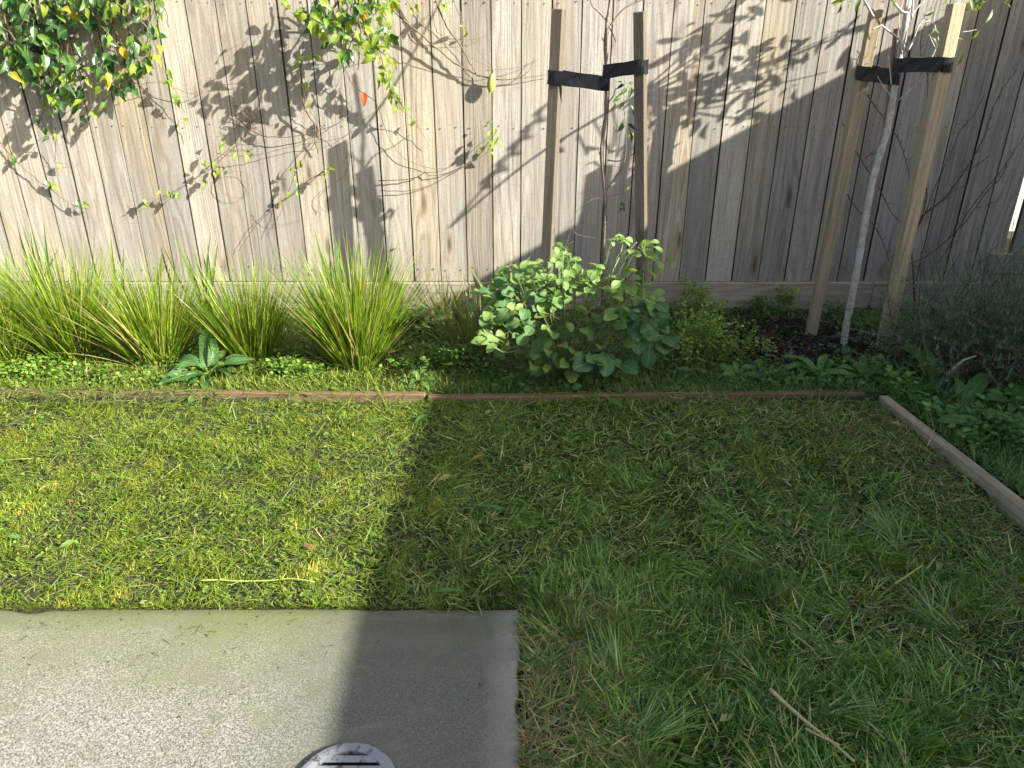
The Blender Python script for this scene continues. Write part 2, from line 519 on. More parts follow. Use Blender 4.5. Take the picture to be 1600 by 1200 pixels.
# ------------------------------------------------------------------ fence
FY = 4.2
PZ = .158
def paling_mesh(k, w):
    r = random.Random(k)
    bow = [r.uniform(-.004, .004) for _ in range(6)]
    cup = r.uniform(-.0015, .0015)
    b = .0022; t = .018
    sec = [(-.0758, t), (-.0758, .011), (-w / 2, .0105), (-w / 2, b), (-w / 2 + b, 0), (w / 2 - b, cup * 0), (w / 2, b), (w / 2, .0105), (.0758, .011), (.0758, t)]
    zs = [0, .55, 1.1, 1.65]
    v = [(x + bow[i] * .5, y + bow[i] * .6, z) for i, z in enumerate(zs) for x, y in sec]
    n = len(sec); f = []
    for i in range(len(zs) - 1):
        for j in range(n):
            a, c = i * n + j, i * n + (j + 1) % n
            f.append((a, c, c + n, a + n))
    f.append(tuple(range(n - 1, -1, -1))); f.append(tuple((len(zs) - 1) * n + j for j in range(n)))
    me = bpy.data.meshes.new('paling'); me.from_pydata(v, [], f); me.materials.append(M_pale); me.materials.append(M_joint)
    for q in me.polygons:
        if abs(q.normal.y) < .9 and abs(q.normal.z) < .5 or q.center.y > .009: q.material_index = 1
    me.update()
    return me

fence = thing('paling_fence', (0, FY, 0), 'tall weathered timber paling fence along the back of the garden bed', 'fence')
widths = [.1478, .1465, .1488, .1452, .1484, .1472]
pmesh = [paling_mesh(k, w) for k, w in enumerate(widths)]
X0 = (815 - 800) / 1200 * 3.755
nails = MB()
def nail(x, z, y=FY):
    nails.tube([(x, y - .0035 - FY, z), (x, y + .004 - FY, z)], [.0032, .0032], 6)
for k in range(-30, 27):
    xc = X0 + .15 * (k + .5)
    edge = 2.5 < xc < 2.95
    if xc > 2.73: xc += .040
    i = random.randrange(6)
    o = link('paling', pmesh[i], fence, (xc + random.uniform(-.001, .001), random.uniform(-.0015, .0015), PZ + .0015 + random.uniform(0, .0015)))
    for z in (.235, 1.0, 1.58):
        for dx in (-.045, .042):
            nail(xc + dx + random.uniform(-.006, .006), z + random.uniform(-.012, .012))
kindof(link('nail', nails.mesh('nail', M_nail), fence), 'stuff')
for z0 in (.19, .96, 1.54):
    b = MB(); b.box((-4.5, .021, z0), (4.3, .066, z0 + .09), .003)
    link('rail', b.mesh('rail', M_plinth), fence)
b = MB(); b.box((-4.5, -.028, -.06), (2.049, -.003, PZ), .003)
link('plinth_board', b.mesh('plinth_board', M_plinth), fence)
b = MB(); b.box((2.052, -.026, -.06), (4.3, -.003, PZ), .003)
link('plinth_board', b.mesh('plinth_board', M_plinth), fence)
# short block of timber seen at the foot of the open gap, in front of the palings
b = MB(); b.box((2.665, -.034, .215), (3.6, -.004, .325), .003)
link('bottom_rail', b.mesh('bottom_rail', M_plinth), fence)

# the neighbour's sunlit wall seen through the gap
b = MB(); b.box((-2, 6.0, -.05), (12, 6.2, 2.4), .01)
M_nw = plain('cream_render', (.72, .66, .52), .8, .3, .15, 8)
o = link('neighbour_wall', b.mesh('neighbour_wall', M_nw))
tag(o, 'sunlit cream wall glimpsed through the narrow gap in the fence', 'wall')

# ------------------------------------------------------------------ the house whose eave shades the garden
house = thing('house', (3.9, -2.0, 0), 'single storey house beside the garden, its eave throwing the big shadow', 'house')
HM = plain('house_cladding', (.35, .34, .31), .8, .3, .1, 10)
HR = plain('roof_metal', (.10, .10, .11), .5, .5, .1, 10)
ez = 2.45
# eave line: its shadow on the ground runs from x=-0.40 at y=1.2 towards x=-0.50 at the fence foot
kx = -SUN.x / -SUN.z
ky = SUN.y / -SUN.z
def eave_pt(y):
    yy = y + ez * ky                       # where that point's shadow meets the ground
    return -0.425 - 0.02 * (yy - 1.2) + ez * kx
b = MB()
e0, e1 = -7.0, 3.5
x0, x1 = eave_pt(e0), eave_pt(e1)
rz = 3.35
v = [(x0, e0, ez), (x1, e1, ez), (x1 + 2.5, e1, rz), (x0 + 2.5, e0, rz), (x1 + 5.0, e1, ez), (x0 + 5.0, e0, ez)]
v += [(p[0], p[1], p[2] - .09) for p in v]
b.add([(p[0] - 3.9, p[1] + 2, p[2]) for p in v], [(0, 1, 2, 3), (3, 2, 4, 5), (6, 9, 8, 7), (9, 11, 10, 8), (0, 6, 7, 1), (1, 7, 8, 2), (2, 8, 10, 4), (4, 10, 11, 5), (5, 11, 9, 3), (3, 9, 6, 0)])
link('roof', b.mesh('roof', HR), house)
b = MB(); b.box((x0 + .75 - 3.9, e0 + .5 + 2, 0), (x0 + 4.6 - 3.9, 3.4 + 2, 2.42), .01)
link('wall', b.mesh('wall', HM), house)

# ------------------------------------------------------------------ timber edging
def edging(p0, p1, w, z0, z1, label, mat):
    d = (p1 - p0); L = d.length
    b = MB(); n = 8
    r = random.Random(int(L * 1000))
    for i in range(1):
        b.box((0, 0, 0), (L, w, z1 - z0), .004)
    o = link('timber_edging', b.mesh('timber_edging', mat))
    o.location = (p0.x, p0.y, z0); o.rotation_euler = (0, 0, math.atan2(d.y, d.x))
    tag(o, label, 'edging', 'timber edging boards round the lawn')
    return o
a = G0(-330, 611, .07); c = G0(664, 620, .07)
edging(Vector((a.x, a.y, 0)), Vector((c.x, c.y, 0)), .034, -.05, .080, 'sunlit timber edging board running below the grass tussocks', M_edge)
a = G0(668, 623, .07); c = G0(1352, 616, .07)
edging(Vector((a.x, a.y, 0)), Vector((c.x, c.y, 0)), .032, -.05, .078, 'shaded reddish timber edging board below the broad leaved plant', M_edge)
o = edging(Vector((1.543, 2.905, 0)), Vector((1.782, 1.06, 0)), .042, -.05, .070, 'timber edging board running down the side of the lawn from the corner', M_edge_pale)

# ------------------------------------------------------------------ drain grate in the slab
def build_grate():
    cx, cy, r = -.360, 1.120, .108
    g = thing('drain_grate', (cx, cy, 0), 'round pale grey slotted drain grate let into the concrete', 'drain grate')
    m = plain('grate_paint', (.46, .48, .52), .45, .5, .15, 60)
    s_ = NT('grate_metal')
    co = s_.node('ShaderNodeTexCoord').outputs['Object']
    n = s_.noise(co, 55, 3, .6); n2 = s_.noise(co, 14, 3)
    cc = s_.mix(s_.maprange(n, .55, .64), (.21, .22, .235), (.05, .05, .04))
    cc = s_.mix(s_.maprange(n2, .55, .7, 0, .5), cc, (.15, .15, .13))
    s_.l.new(cc, s_.b.inputs['Base Color']); s_.b.inputs['Roughness'].default_value = .5
    s_.bump(n, .3, .001)
    m = s_.m
    # rim: a ring with a raised outer lip
    b = MB(); n = 64
    prof = [(r + .006, .0005), (r + .006, .007), (r + .003, .011), (r - .008, .013), (r - .020, .012), (r - .020, .002)]
    v = []; f = []
    for i in range(n):
        a = 2 * math.pi * i / n
        v += [(math.cos(a) * p, math.sin(a) * p, z) for p, z in prof]
    k = len(prof)
    for i in range(n):
        for j in range(k - 1):
            f.append((i * k + j, ((i + 1) % n) * k + j, ((i + 1) % n) * k + j + 1, i * k + j + 1))
    b.add(v, f); link('rim', b.mesh('rim', m), g)
    b = MB(); b.add([(math.cos(2 * math.pi * i / 40) * (r - .004), math.sin(2 * math.pi * i / 40) * (r - .004), .0012) for i in range(40)], [tuple(range(40))])
    link('sump', b.mesh('sump', plain('dark_sump', (.012, .012, .012), .9, .1)), g)
    y = -.0685
    ri = r - .018
    while y < ri - .004:
        y0, y1 = y, y + .0152
        if max(abs(y0), abs(y1)) < ri:
            h0 = math.sqrt(max(ri * ri - y0 * y0, 1e-5)); h1 = math.sqrt(max(ri * ri - y1 * y1, 1e-5))
            v = [(-h0, y0, .0095), (h0, y0, .0095), (h1, y1, .0118), (-h1, y1, .0118), (-h0, y0, .0075), (h0, y0, .0075), (h1, y1, .0085), (-h1, y1, .0085)]
            b = MB(); b.add(v, [(0, 1, 2, 3), (4, 7, 6, 5), (0, 4, 5, 1), (1, 5, 6, 2), (2, 6, 7, 3), (3, 7, 4, 0)])
            link('bar', b.mesh('bar', m), g)
        y += .0260
build_grate()

# ------------------------------------------------------------------ leaves
def leaf_mesh(name, L, Wd, prof, mat, nl=6, fold=.25, droop=.5, wave=.0, twist=0.0, seed=0, pet=0.0):
    r = random.Random(seed)
    v = []; uv = []; S = (-1, -.5, 0, .5, 1)
    ang = droop * -.25; y = z = 0.0
    phs = r.uniform(0, 6)
    for i in range(nl + 1):
        t = i / nl
        w = max(prof(t), .02) * Wd / 2
        for s in S:
            x = s * w
            zz = z + fold * abs(x) + wave * math.sin(t * 9 + phs + (2 if s > 0 else 0)) * s * s * Wd
            tw = twist * t
            v.append((x * math.cos(tw), y + x * .0, zz + x * math.sin(tw)))
            uv.append((.5 + s * .5, t))
        y += math.cos(ang) * L / nl; z += -math.sin(ang) * L / nl
        ang += droop / nl
    f = [(i * 5 + j, i * 5 + j + 1, (i + 1) * 5 + j + 1, (i + 1) * 5 + j) for i in range(nl) for j in range(4)]
    if pet:                                             # leaf stalk
        o = len(v); pts = [(0, .002, 0), (0, -pet * .5, -pet * .10), (0, -pet, -pet * .35)]
        for q in pts:
            v += [(-.0013, q[1], q[2]), (.0013, q[1], q[2]), (0, q[1], q[2] - .002)]; uv += [(.5, 0)] * 3
        for i in range(2):
            for j in range(3): f.append((o + i * 3 + j, o + i * 3 + (j + 1) % 3, o + i * 3 + 3 + (j + 1) % 3, o + i * 3 + 3 + j))
    me = bpy.data.meshes.new(name); me.from_pydata(v, [], f)
    ul = me.uv_layers.new(name='UVMap')
    for lp in me.loops: ul.data[lp.index].uv = uv[lp.vertex_index]
    me.polygons.foreach_set('use_smooth', np.ones(len(me.polygons), bool))
    me.materials.append(mat); me.update()
    return me

ovate = lambda t: math.sin(math.pi * min(t ** .62, 1)) ** .85 * (1 - .25 * t) if 0 < t < 1 else 0
def lobed(t):
    return ovate(t) * (1 + .45 * math.exp(-((t - .3) / .09) ** 2) - .2 * math.exp(-((t - .48) / .08) ** 2))
rounded = lambda t: (math.sin(math.pi * (t * .96 + .04))) ** .5 if t < 1 else .25
spat = lambda t: math.sin(math.pi * min(t ** 1.25, 1)) ** .7 + .06 if t < 1 else 0.05
dockp = lambda t: (math.sin(math.pi * (t * .95 + .05)) ** .55) * (1 if t > .12 else .6) if t < 1 else 0
lance = lambda t: math.sin(math.pi * t) ** .8 if 0 < t < 1 else 0
strapf = lambda t: (1 - t ** 3) * .9 + .02

def orient(d, n):
    d = Vector(d).normalized(); n = Vector(n)
    n = n - d * n.dot(d)
    if n.length < 1e-4: n = d.orthogonal()
    n.normalize(); x = d.cross(n)
    return Matrix((x, d, n)).transposed().to_quaternion()

def rv(s): return Vector((random.gauss(0, s), random.gauss(0, s), random.gauss(0, s)))

def put_leaf(parent, me, pos, d, n, sc, name='leaf', label=None):
    o = link(name, me, parent, Vector(pos) - parent.location, orient(d, n), sc)
    if label: o['label'] = label
    return o

V_dark = [leaf_mesh('leaf', .082, .036 + .005 * (k % 3), ovate if k % 4 else lobed, M_vine_dark, 6, .2 + .1 * (k % 4), .4 + .3 * (k % 3), .05, .3 * (k % 3 - 1), k, .035) for k in range(7)]
V_lime = [leaf_mesh('leaf', .070, .031 + .004 * (k % 3), ovate if k % 3 else lobed, M_vine_lime, 6, .25 + .12 * (k % 3), .6 + .3 * (k % 3), .06, .4 * (k % 3 - 1), k + 20, .03) for k in range(6)]
V_yel = [leaf_mesh('leaf', .062, .034, ovate, M_yellow, 6, .3, .7, .04, .2, 41)]
V_red = leaf_mesh('leaf', .075, .042, ovate, M_red, 6, .5, .9, .05, .2, 43)
V_org = leaf_mesh('leaf', .060, .036, ovate, M_orange, 6, .5, .9, .05, .2, 44)
B_big = [leaf_mesh('leaf', .088, .075, rounded, M_broad, 6, .3, .8, .07, .15, 50 + k, .06) for k in range(4)]
B_blue = [leaf_mesh('leaf', .105, .085, rounded, M_broad_blue, 6, .22, .6, .05, 0, 60 + k, .06) for k in range(3)]
B_pale = [leaf_mesh('leaf', .056, .034, spat, M_broad_pale, 6, .3, .7, .04, .2 * (k - 1), 70 + k, .03) for k in range(4)]
D_leaf = [leaf_mesh('leaf', .24, .066, dockp, M_dock, 8, .3, .9 + .25 * k, .13, .2 * (k - 1), 80 + k) for k in range(4)]
M_dock_dark = leafmat('dark_dock_leaf', [(.04, .11, .025), (.055, .135, .03), (.065, .15, .035)], .25, .45, .4)  # darker dock copy; the tussock's shade is put into its colour
D_dark = [leaf_mesh('leaf', .24, .062, dockp, M_dock_dark, 8, .35, 1.0 + .25 * k, .16, .3 * (k - 1), 120 + k) for k in range(4)]
S_leaf = [leaf_mesh('leaf', .50, .024, strapf, M_strap, 6, .5, .25 + .2 * k, 0, .3 * (k - 1), 90 + k) for k in range(3)]
L_leaf = [leaf_mesh('leaf', .075, .019, lance, M_lance, 6, .3, .6 + .4 * k, .02, .2 * (k - 1), 100 + k) for k in range(3)]

def inpoly(x, y, poly):
    c = False; j = len(poly) - 1
    for i in range(len(poly)):
        xi, yi = poly[i]; xj, yj = poly[j]
        if (yi > y) != (yj > y) and x < (xj - xi) * (y - yi) / (yj - yi + 1e-9) + xi: c = not c
        j = i
    return c

# ------------------------------------------------------------------ climbing vines on the fence
def vine_leaf(root, px, py, gap, meshes, sc=1.0, spread=.45, name='leaf', label=None):
    p = W(px, py, FY - gap)
    d = Vector((random.gauss(0, .55), -.25 + random.gauss(0, .3), -.75 + random.gauss(0, .4)))
    n = Vector((.55, -1.0, .55)) + rv(spread)
    return put_leaf(root, random.choice(meshes), p, d, n, sc * random.uniform(.75, 1.15), name, label)

def stems(root, lines, mat=None, name='stem'):
    """each line: [(px, py, gap)...], r0, r1"""
    for pts, r0, r1 in lines:
        ps = spline([W(x, y, FY - g) - root.location for x, y, g in pts], 6)
        ps = [p + rv(.0015) for p in ps]
        b = MB(); b.tube(ps, lerp_r(len(ps), r0, r1), 5)
        link(name, b.mesh(name, mat or M_vstem, True), root)

vineA = thing('climbing_vine', tuple(W(40, 60, FY - .1)), 'dense dark green glossy vine hanging over the fence corner, with yellow tips', 'vine', 'climbing vines on the fence')
polyA = [(-330, -140), (262, -140), (250, 40), (240, 92), (212, 138), (172, 158), (140, 120), (125, 165), (85, 160), (55, 138), (30, 112), (-20, 105), (-330, 90)]
cnt = 0
while cnt < 285:
    x, y = random.uniform(-30, 262), random.uniform(-22, 168)
    if not inpoly(x, y, polyA): continue
    # keep openings where the fence shows through
    if ((x - 128) / 26) ** 2 + ((y - 68) / 34) ** 2 < 1 and random.random() < .85: continue
    if ((x - 200) / 34) ** 2 + ((y - 30) / 24) ** 2 < 1 and random.random() < .6: continue
    if x > 150 and random.random() < .35: continue
    lime = random.random() < (.18 + .3 * (y > 105) + .25 * (x > 225))
    gap = random.uniform(.03, .22)
    vine_leaf(vineA, x, y, gap, V_lime if lime else V_dark, .92, .75)
    cnt += 1
fill_v = []
while len(fill_v) < 620:
    x, y = random.uniform(-330, 255), random.uniform(-120, 150)
    if not inpoly(x, y, polyA): continue
    if ((x - 128) / 26) ** 2 + ((y - 68) / 34) ** 2 < 1 and random.random() < .85: continue
    if ((x - 200) / 34) ** 2 + ((y - 30) / 24) ** 2 < 1 and random.random() < .7: continue
    if x > 150 and random.random() < .45: continue
    fill_v.append(W(x, y, FY - random.uniform(.02, .17)) - vineA.location)
EXTRA_VINE = np.array([q[:] for q in fill_v])
for x, y in [(100, 10), (112, 16), (18, 112), (168, 127), (190, 72)]:
    vine_leaf(vineA, x, y, .19, V_yel, 1.0, .35, 'leaf', 'yellow leaf')
for x, y, g in [(215, 3, .14), (228, 12, .14), (222, 22, .14), (234, 40, .13), (232, 66, .12), (248, 70, .1), (235, 92, .08), (262, 108, .08), (256, 128, .08), (265, 124, .08), (272, 145, .07), (280, 155, .06), (288, 185, .03)]:
    vine_leaf(vineA, x, y, g, V_lime, .9)
for x, y, g in [(65, 158, .1), (72, 175, .1), (60, 180, .1), (68, 196, .1), (85, 208, .09), (76, 212, .09), (126, 182, .06), (143, 172, .06), (165, 160, .06), (20, 242, .02), (25, 247, .03), (72, 282, .03), (80, 288, .03), (120, 312, .04), (130, 316, .04), (88, 256, .03)]:
    vine_leaf(vineA, x, y, g, V_dark if random.random() < .4 else V_lime, .75)
LA = []
for k in range(26):
    x = random.uniform(-50, 250); y = random.uniform(-60, 20); g = random.uniform(.04, .17)
    pts = [(x, y, g)]
    for j in range(3):
        x += random.gauss(6, 22); y += random.uniform(18, 48); g = min(max(g + random.gauss(0, .03), .02), .19)
        pts.append((x, y, g))
    LA.append((pts, .0048, .0018))
LA += [([(60, 120, .12), (70, 160, .1), (62, 200, .1), (90, 214, .09)], .0025, .0012),
       ([(0, 222, .02), (14, 240, .02), (40, 266, .03), (80, 296, .03), (112, 320, .04), (142, 327, .02)], .0032, .0014),
       ([(88, 218, .07), (86, 248, .03), (92, 255, .03), (125, 256, .01)], .0016, .0008),
       ([(145, 130, .1), (200, 137, .09), (245, 128, .07), (300, 146, .04), (335, 133, .03), (392, 131, .02)], .002, .001),
       ([(225, 0, .14), (238, 60, .1), (262, 120, .08), (285, 165, .05), (297, 218, .02)], .002, .001)]
stems(vineA, LA)

vineB = thing('climbing_vine', tuple(W(545, 40, FY - .15)), 'lime green vine with bare trailing stems and one red leaf, hanging above the sunlit tussocks', 'vine', 'climbing vines on the fence')
polyB = [(468, -30), (630, -30), (612, 20), (612, 70), (606, 100), (574, 88), (530, 84), (505, 58), (470, 34)]
cnt = 0
while cnt < 125:
    x, y = random.uniform(470, 640), random.uniform(-38, 92)
    if not inpoly(x, y, polyB): continue
    vine_leaf(vineB, x, y, random.uniform(.10, .36), V_lime if random.random() < .62 else V_dark, .98, .5)
    cnt += 1
for x, y, g in [(600, 44, .2), (606, 62, .18), (596, 70, .18), (584, 78, .2), (612, 92, .15), (604, 84, .15), (590, 105, .15), (600, 122, .12), (608, 128, .12), (590, 122, .12), (618, 146, .1), (625, 152, .1), (612, 140, .1), (620, 164, .1),
              (604, 30, .2), (610, 40, .2), (598, 56, .2), (610, 72, .18), (602, 96, .16), (606, 108, .15), (598, 112, .14), (612, 118, .13), (603, 134, .12), (614, 134, .12), (622, 158, .1), (616, 152, .1), (608, 148, .1), (628, 170, .1), (592, 88, .18), (584, 60, .2), (575, 64, .2), (590, 36, .22), (580, 48, .22), (594, 20, .22), (648, 188, .04), (477, 128, .1), (485, 158, .1), (462, 85, .12), (470, 95, .12), (487, 84, .1), (492, 88, .1), (540, 68, .2), (552, 70, .2),
              (640, 12, .1), (652, 6, .1), (690, 6, .08), (697, 2, .08), (646, 6, .1), (455, 8, .1), (440, 0, .1), (460, 22, .1), (500, 22, .1), (475, 12, .1),
              (350, 222, .09), (345, 226, .09), (358, 236, .1), (368, 240, .1), (378, 236, .1), (385, 242, .1), (392, 234, .09), (396, 240, .09), (340, 214, .07), (334, 252, .08), (325, 258, .08), (340, 262, .08), (335, 268, .08), (318, 250, .07),
              (250, 298, .06), (262, 298, .06), (272, 300, .06), (280, 302, .06), (222, 312, .05), (225, 318, .05), (320, 286, .05), (316, 280, .05),
              (452, 266, .06), (457, 275, .06), (465, 298, .06), (462, 285, .06), (470, 262, .06), (450, 300, .06), (440, 315, .04), (508, 264, .07), (514, 260, .07), (506, 270, .07),
              (768, 190, .06), (774, 200, .06), (766, 205, .07), (776, 212, .07), (764, 218, .07), (772, 226, .07), (752, 232, .06), (758, 228, .06), (766, 238, .06), (780, 220, .06), (725, 46, .04), (728, 50, .04)]:
    vine_leaf(vineB, x, y, g, V_lime, .62 if y > 180 else .8)
for x, y in [(558, 24), (566, 20)]:
    vine_leaf(vineB, x, y, .25, [V_org], 1.0, .3, 'leaf', 'orange leaf')
vine_leaf(vineB, 576, 78, .2, [V_org], .7, .3, 'leaf', 'orange leaf')
o = put_leaf(vineB, V_red, W(566, 143, FY - .14), (.1, -.1, -1), (.4, -1, .3), 1.0, 'leaf', 'red dying leaf')
LB = [([(596, -40, .12), (612, 12, .08), (648, 46, .06), (690, 82, .05), (715, 102, .04), (748, 118, .04)], .0055, .0035),
      ([(672, -40, .10), (684, 10, .08), (700, 44, .07), (722, 75, .06), (735, 100, .05), (745, 116, .04)], .0048, .003),
      ([(745, 118, .04), (775, 124, .03), (810, 122, .03), (862, 116, .02)], .0028, .0012),
      ([(745, 118, .04), (800, 124, .03), (825, 112, .03), (835, 92, .02)], .0025, .001),
      ([(628, -10, .14), (655, 28, .12), (690, 62, .1), (735, 90, .07), (772, 108, .05)], .0017, .001),
      ([(700, -20, .1), (728, 45, .06), (748, 80, .05), (770, 105, .05)], .0014, .0008),
      ([(600, 56, .14), (632, 55, .1), (656, 34, .06), (680, 20, .02)], .0015, .0008),
      ([(675, 0, .08), (680, 42, .06), (695, 58, .04), (730, 62, .03), (764, 56, .02)], .0018, .0008),
      ([(590, 60, .2), (598, 100, .14), (620, 160, .1), (648, 190, .05), (672, 230, .02)], .0022, .001),
      ([(540, 110, .1), (553, 135, .1), (575, 150, .08), (590, 165, .05), (610, 220, .03), (640, 252, .02), (700, 262, .02), (768, 210, .05)], .0022, .001),
      ([(592, 282, .03), (640, 280, .02), (665, 270, .02), (672, 275, .02), (705, 268, .02), (745, 246, .04), (768, 215, .06)], .0028, .0012),
      ([(594, 298, .03), (640, 298, .02), (680, 286, .02), (740, 252, .04), (766, 236, .05)], .0022, .001),
      ([(470, 100, .1), (472, 150, .08), (480, 178, .06), (492, 196, .04), (492, 220, .03), (497, 240, .02)], .0048, .003),
      ([(475, 60, .12), (470, 110, .1), (476, 140, .08), (485, 172, .05), (500, 195, .03), (530, 225, .02)], .002, .001),
      ([(376, 190, .03), (400, 208, .04), (430, 214, .05), (470, 212, .05), (520, 196, .05), (545, 180, .05)], .0032, .0014),
      ([(365, 165, .03), (382, 178, .04), (392, 196, .04), (382, 214, .05), (355, 240, .08), (330, 262, .07), (270, 300, .06), (215, 324, .04), (190, 338, .01)], .0024, .001),
      ([(340, 240, .06), (375, 244, .06), (410, 240, .05), (470, 226, .04), (540, 212, .04), (590, 170, .03)], .0018, .001),
      ([(545, 245, .05), (515, 262, .06), (470, 296, .05), (440, 316, .04), (400, 352, .03), (372, 394, .02)], .0026, .0012),
      ([(500, 215, .03), (475, 245, .05), (460, 275, .06), (440, 330, .04), (415, 370, .02)], .002, .001),
      ([(345, 275, .03), (342, 290, .03), (355, 306, .03), (380, 308, .03), (395, 290, .03), (380, 268, .03), (350, 272, .03)], .0012, .0008),
      ([(512, 270, .06), (490, 275, .05), (480, 262, .04), (478, 235, .03), (500, 210, .03)], .0016, .0008),
      ([(505, 330, .02), (498, 310, .02), (515, 292, .03), (540, 270, .03), (552, 236, .03), (548, 300, .02), (538, 320, .02)], .0014, .0009),
      ([(760, 110, .05), (815, 104, .03), (845, 90, .02)], .0014, .0007),
      ([(400, 330, .02), (410, 345, .02), (430, 352, .02), (470, 345, .01)], .001, .0006)]
for k in range(16):
    x = random.uniform(485, 620); y = random.uniform(-60, -10); g = random.uniform(.08, .3)
    pts = [(x, y, g)]
    for j in range(4):
        x += random.gauss(1, 10); y += random.uniform(18, 34); g = min(max(g + random.gauss(-.015, .03), .03), .32)
        pts.append((x, y, g))
    LB.append((pts, .0042, .0015))
stems(vineB, LB)

# dead curled tendrils near the middle of the fence
vineC = thing('dry_tendril', tuple(W(385, 190, FY - .03)), 'tangle of dry brown tendrils clinging to the palings', 'tendrils')
LC = []
for k in range(7):
    x, y = random.uniform(365, 395), random.uniform(165, 215)
    pts = []
    ph = random.uniform(0, 6); rr = random.uniform(6, 14)
    for j in range(9):
        pts.append((x + math.cos(ph + j * .9) * rr + j * random.uniform(0, 3), y + math.sin(ph + j * .9) * rr * .8 + j * 1.5, .02 + .004 * j))
    LC.append((pts, .0016, .0008))
stems(vineC, LC, None, 'tendril')

# fruit on its stem
b = MB(); n = 14; prof = []
v = []; f = []
Lf = .076; NR = 9
for i in range(NR + 1):
    t = i / NR
    rad = .0215 * math.sin(math.pi * (t * .97 + .015)) ** .75
    for k in range(n):
        a = 2 * math.pi * k / n
        rr = rad * (1 + .09 * (1 if k % 2 else -1))
        v.append((rr * math.cos(a), rr * math.sin(a) * .8, -t * Lf))
for i in range(NR):
    for k in range(n):
        f.append((i * n + k, i * n + (k + 1) % n, (i + 1) * n + (k + 1) % n, (i + 1) * n + k))
f.append(tuple(range(n))); f.append(tuple(NR * n + k for k in range(n - 1, -1, -1)))
b.add(v, f)
b.tube([(0, 0, .025), (0, 0, -.004)], [.002, .003], 6)
o = link('green_fruit', b.mesh('green_fruit', M_fruit, True), None, W(770, 113, FY - .05))
o.rotation_euler = (R(8), R(6), R(20)); o.scale = (1.0, 1.0, 1.35)
tag(o, 'pale green ridged fruit hanging from a bare vine stem', 'fruit')

# ------------------------------------------------------------------ stakes
def stake(top, base, Yt, Yb, w, rotz, label, mat=None):
    t = W(*top, Yt); bpt = W(*base, Yb)
    d = (t - bpt); L = d.length
    b = MB(); b.box((-w / 2, -w / 2, -.06), (w / 2, w / 2, L), .003)
    q = Vector((0, 0, 1)).rotation_difference(d.normalized())
    from mathutils import Quaternion
    o = link('garden_stake', b.mesh('garden_stake', mat or M_stake), None, bpt, q @ Quaternion((0, 0, 1), rotz))
    tag(o, label, 'stake', 'square timber stakes propping the saplings')
    return o, t, bpt, L

G1 = 'square timber stakes propping the saplings'
sA = stake((873, 14), (852, 482), 3.64, 3.64, .050, R(-23), 'square timber stake with the lower black strap, beside the bare brown sapling')
sB = stake((1000, 18), (1003, 500), 3.54, 3.54, .046, R(-25), 'square timber stake with the higher black strap, behind the broad leaved plant')
sC = stake((1369, 15), (1266, 526), 3.80, float(G(1266, 526).y), .050, R(-5), 'pale leaning stake on the inner side of the white sapling', M_stake_pale)
sD = stake((1494, 6), (1378, 551), 3.52, float(G(1378, 551).y), .054, R(2), 'leaning stake nearest the feathery shrub, its sunlit top below lime leaves', M_stake_pale)

# ------------------------------------------------------------------ saplings
def sap_branch(root, pts, r0, r1, mat, name='branch', n=6):
    ps = spline([Vector(p) - root.location for p in pts], 5)
    b = MB(); b.tube(ps, lerp_r(len(ps), r0, r1), n)
    return link(name, b.mesh(name, mat, True), root)

Y1 = 3.60
sap1 = thing('sapling', tuple(W(942, 500, Y1)), 'thin bare brown sapling tied between two upright stakes', 'sapling', 'staked saplings')
tp = [(942, 500), (942, 420), (946, 330), (944, 290), (940, 235), (946, 180), (947, 130), (946, 60), (952, 10), (958, -40), (955, -160)]
ps = spline([W(x, y, Y1) - sap1.location for x, y in tp], 5)
b = MB(); b.tube(ps, [.0105 - .005 * i / len(ps) + .0012 * math.sin(i * 1.7) for i in range(len(ps))], 8)
link('trunk', b.mesh('trunk', M_trunk1, True), sap1)
for pts, r0, r1 in [
    ([(948, 32), (935, 18), (925, 8), (921, -10)], .004, .002),
    ([(954, 40), (962, 28), (980, 10), (1012, -4), (1050, -30)], .0045, .002),
    ([(950, 40), (957, 52), (962, 66)], .003, .002),
    ([(947, 72), (940, 58)], .003, .0015), ([(948, 96), (950, 82)], .003, .0015),
    ([(951, 160), (958, 150), (962, 138)], .003, .0018), ([(949, 250), (964, 252), (974, 249)], .0035, .002),
    ([(947, 298), (958, 282), (972, 262), (978, 235), (976, 180), (972, 158)], .003, .0012),
    ([(940, 252), (936, 238), (934, 226)], .002, .001),
    ([(946, 308), (925, 312), (905, 326), (893, 345), (880, 358)], .0018, .001),
    ([(946, 308), (970, 302), (982, 294)], .0018, .001), ([(893, 345), (900, 365), (930, 372)], .0012, .0007), ([(895, 345), (888, 372), (880, 400)], .0014, .0008)]:
    sap_branch(sap1, [W(x, y, Y1) for x, y in pts], r0, r1, M_trunk1)
p = W(958, -40, Y1)
sap_branch(sap1, [p, p + Vector((.16, .02, .22)), p + Vector((.45, .03, .70))], .006, .003, M_trunk1)
for x, y in [(965, 128), (975, 132), (982, 130), (986, 136), (968, 150), (962, 162), (975, 160), (984, 164), (974, 192), (980, 194), (984, 206), (990, 208), (970, 316), (974, 320), (984, 292), (979, 138)]:
    pos = W(x, y, Y1 + random.uniform(-.03, .03))
    put_leaf(sap1, random.choice(V_dark + V_lime), pos, Vector((random.gauss(0, .6), -.2, -.6)), Vector((.6, -.6, .7)) + rv(.4), random.uniform(.45, .65))

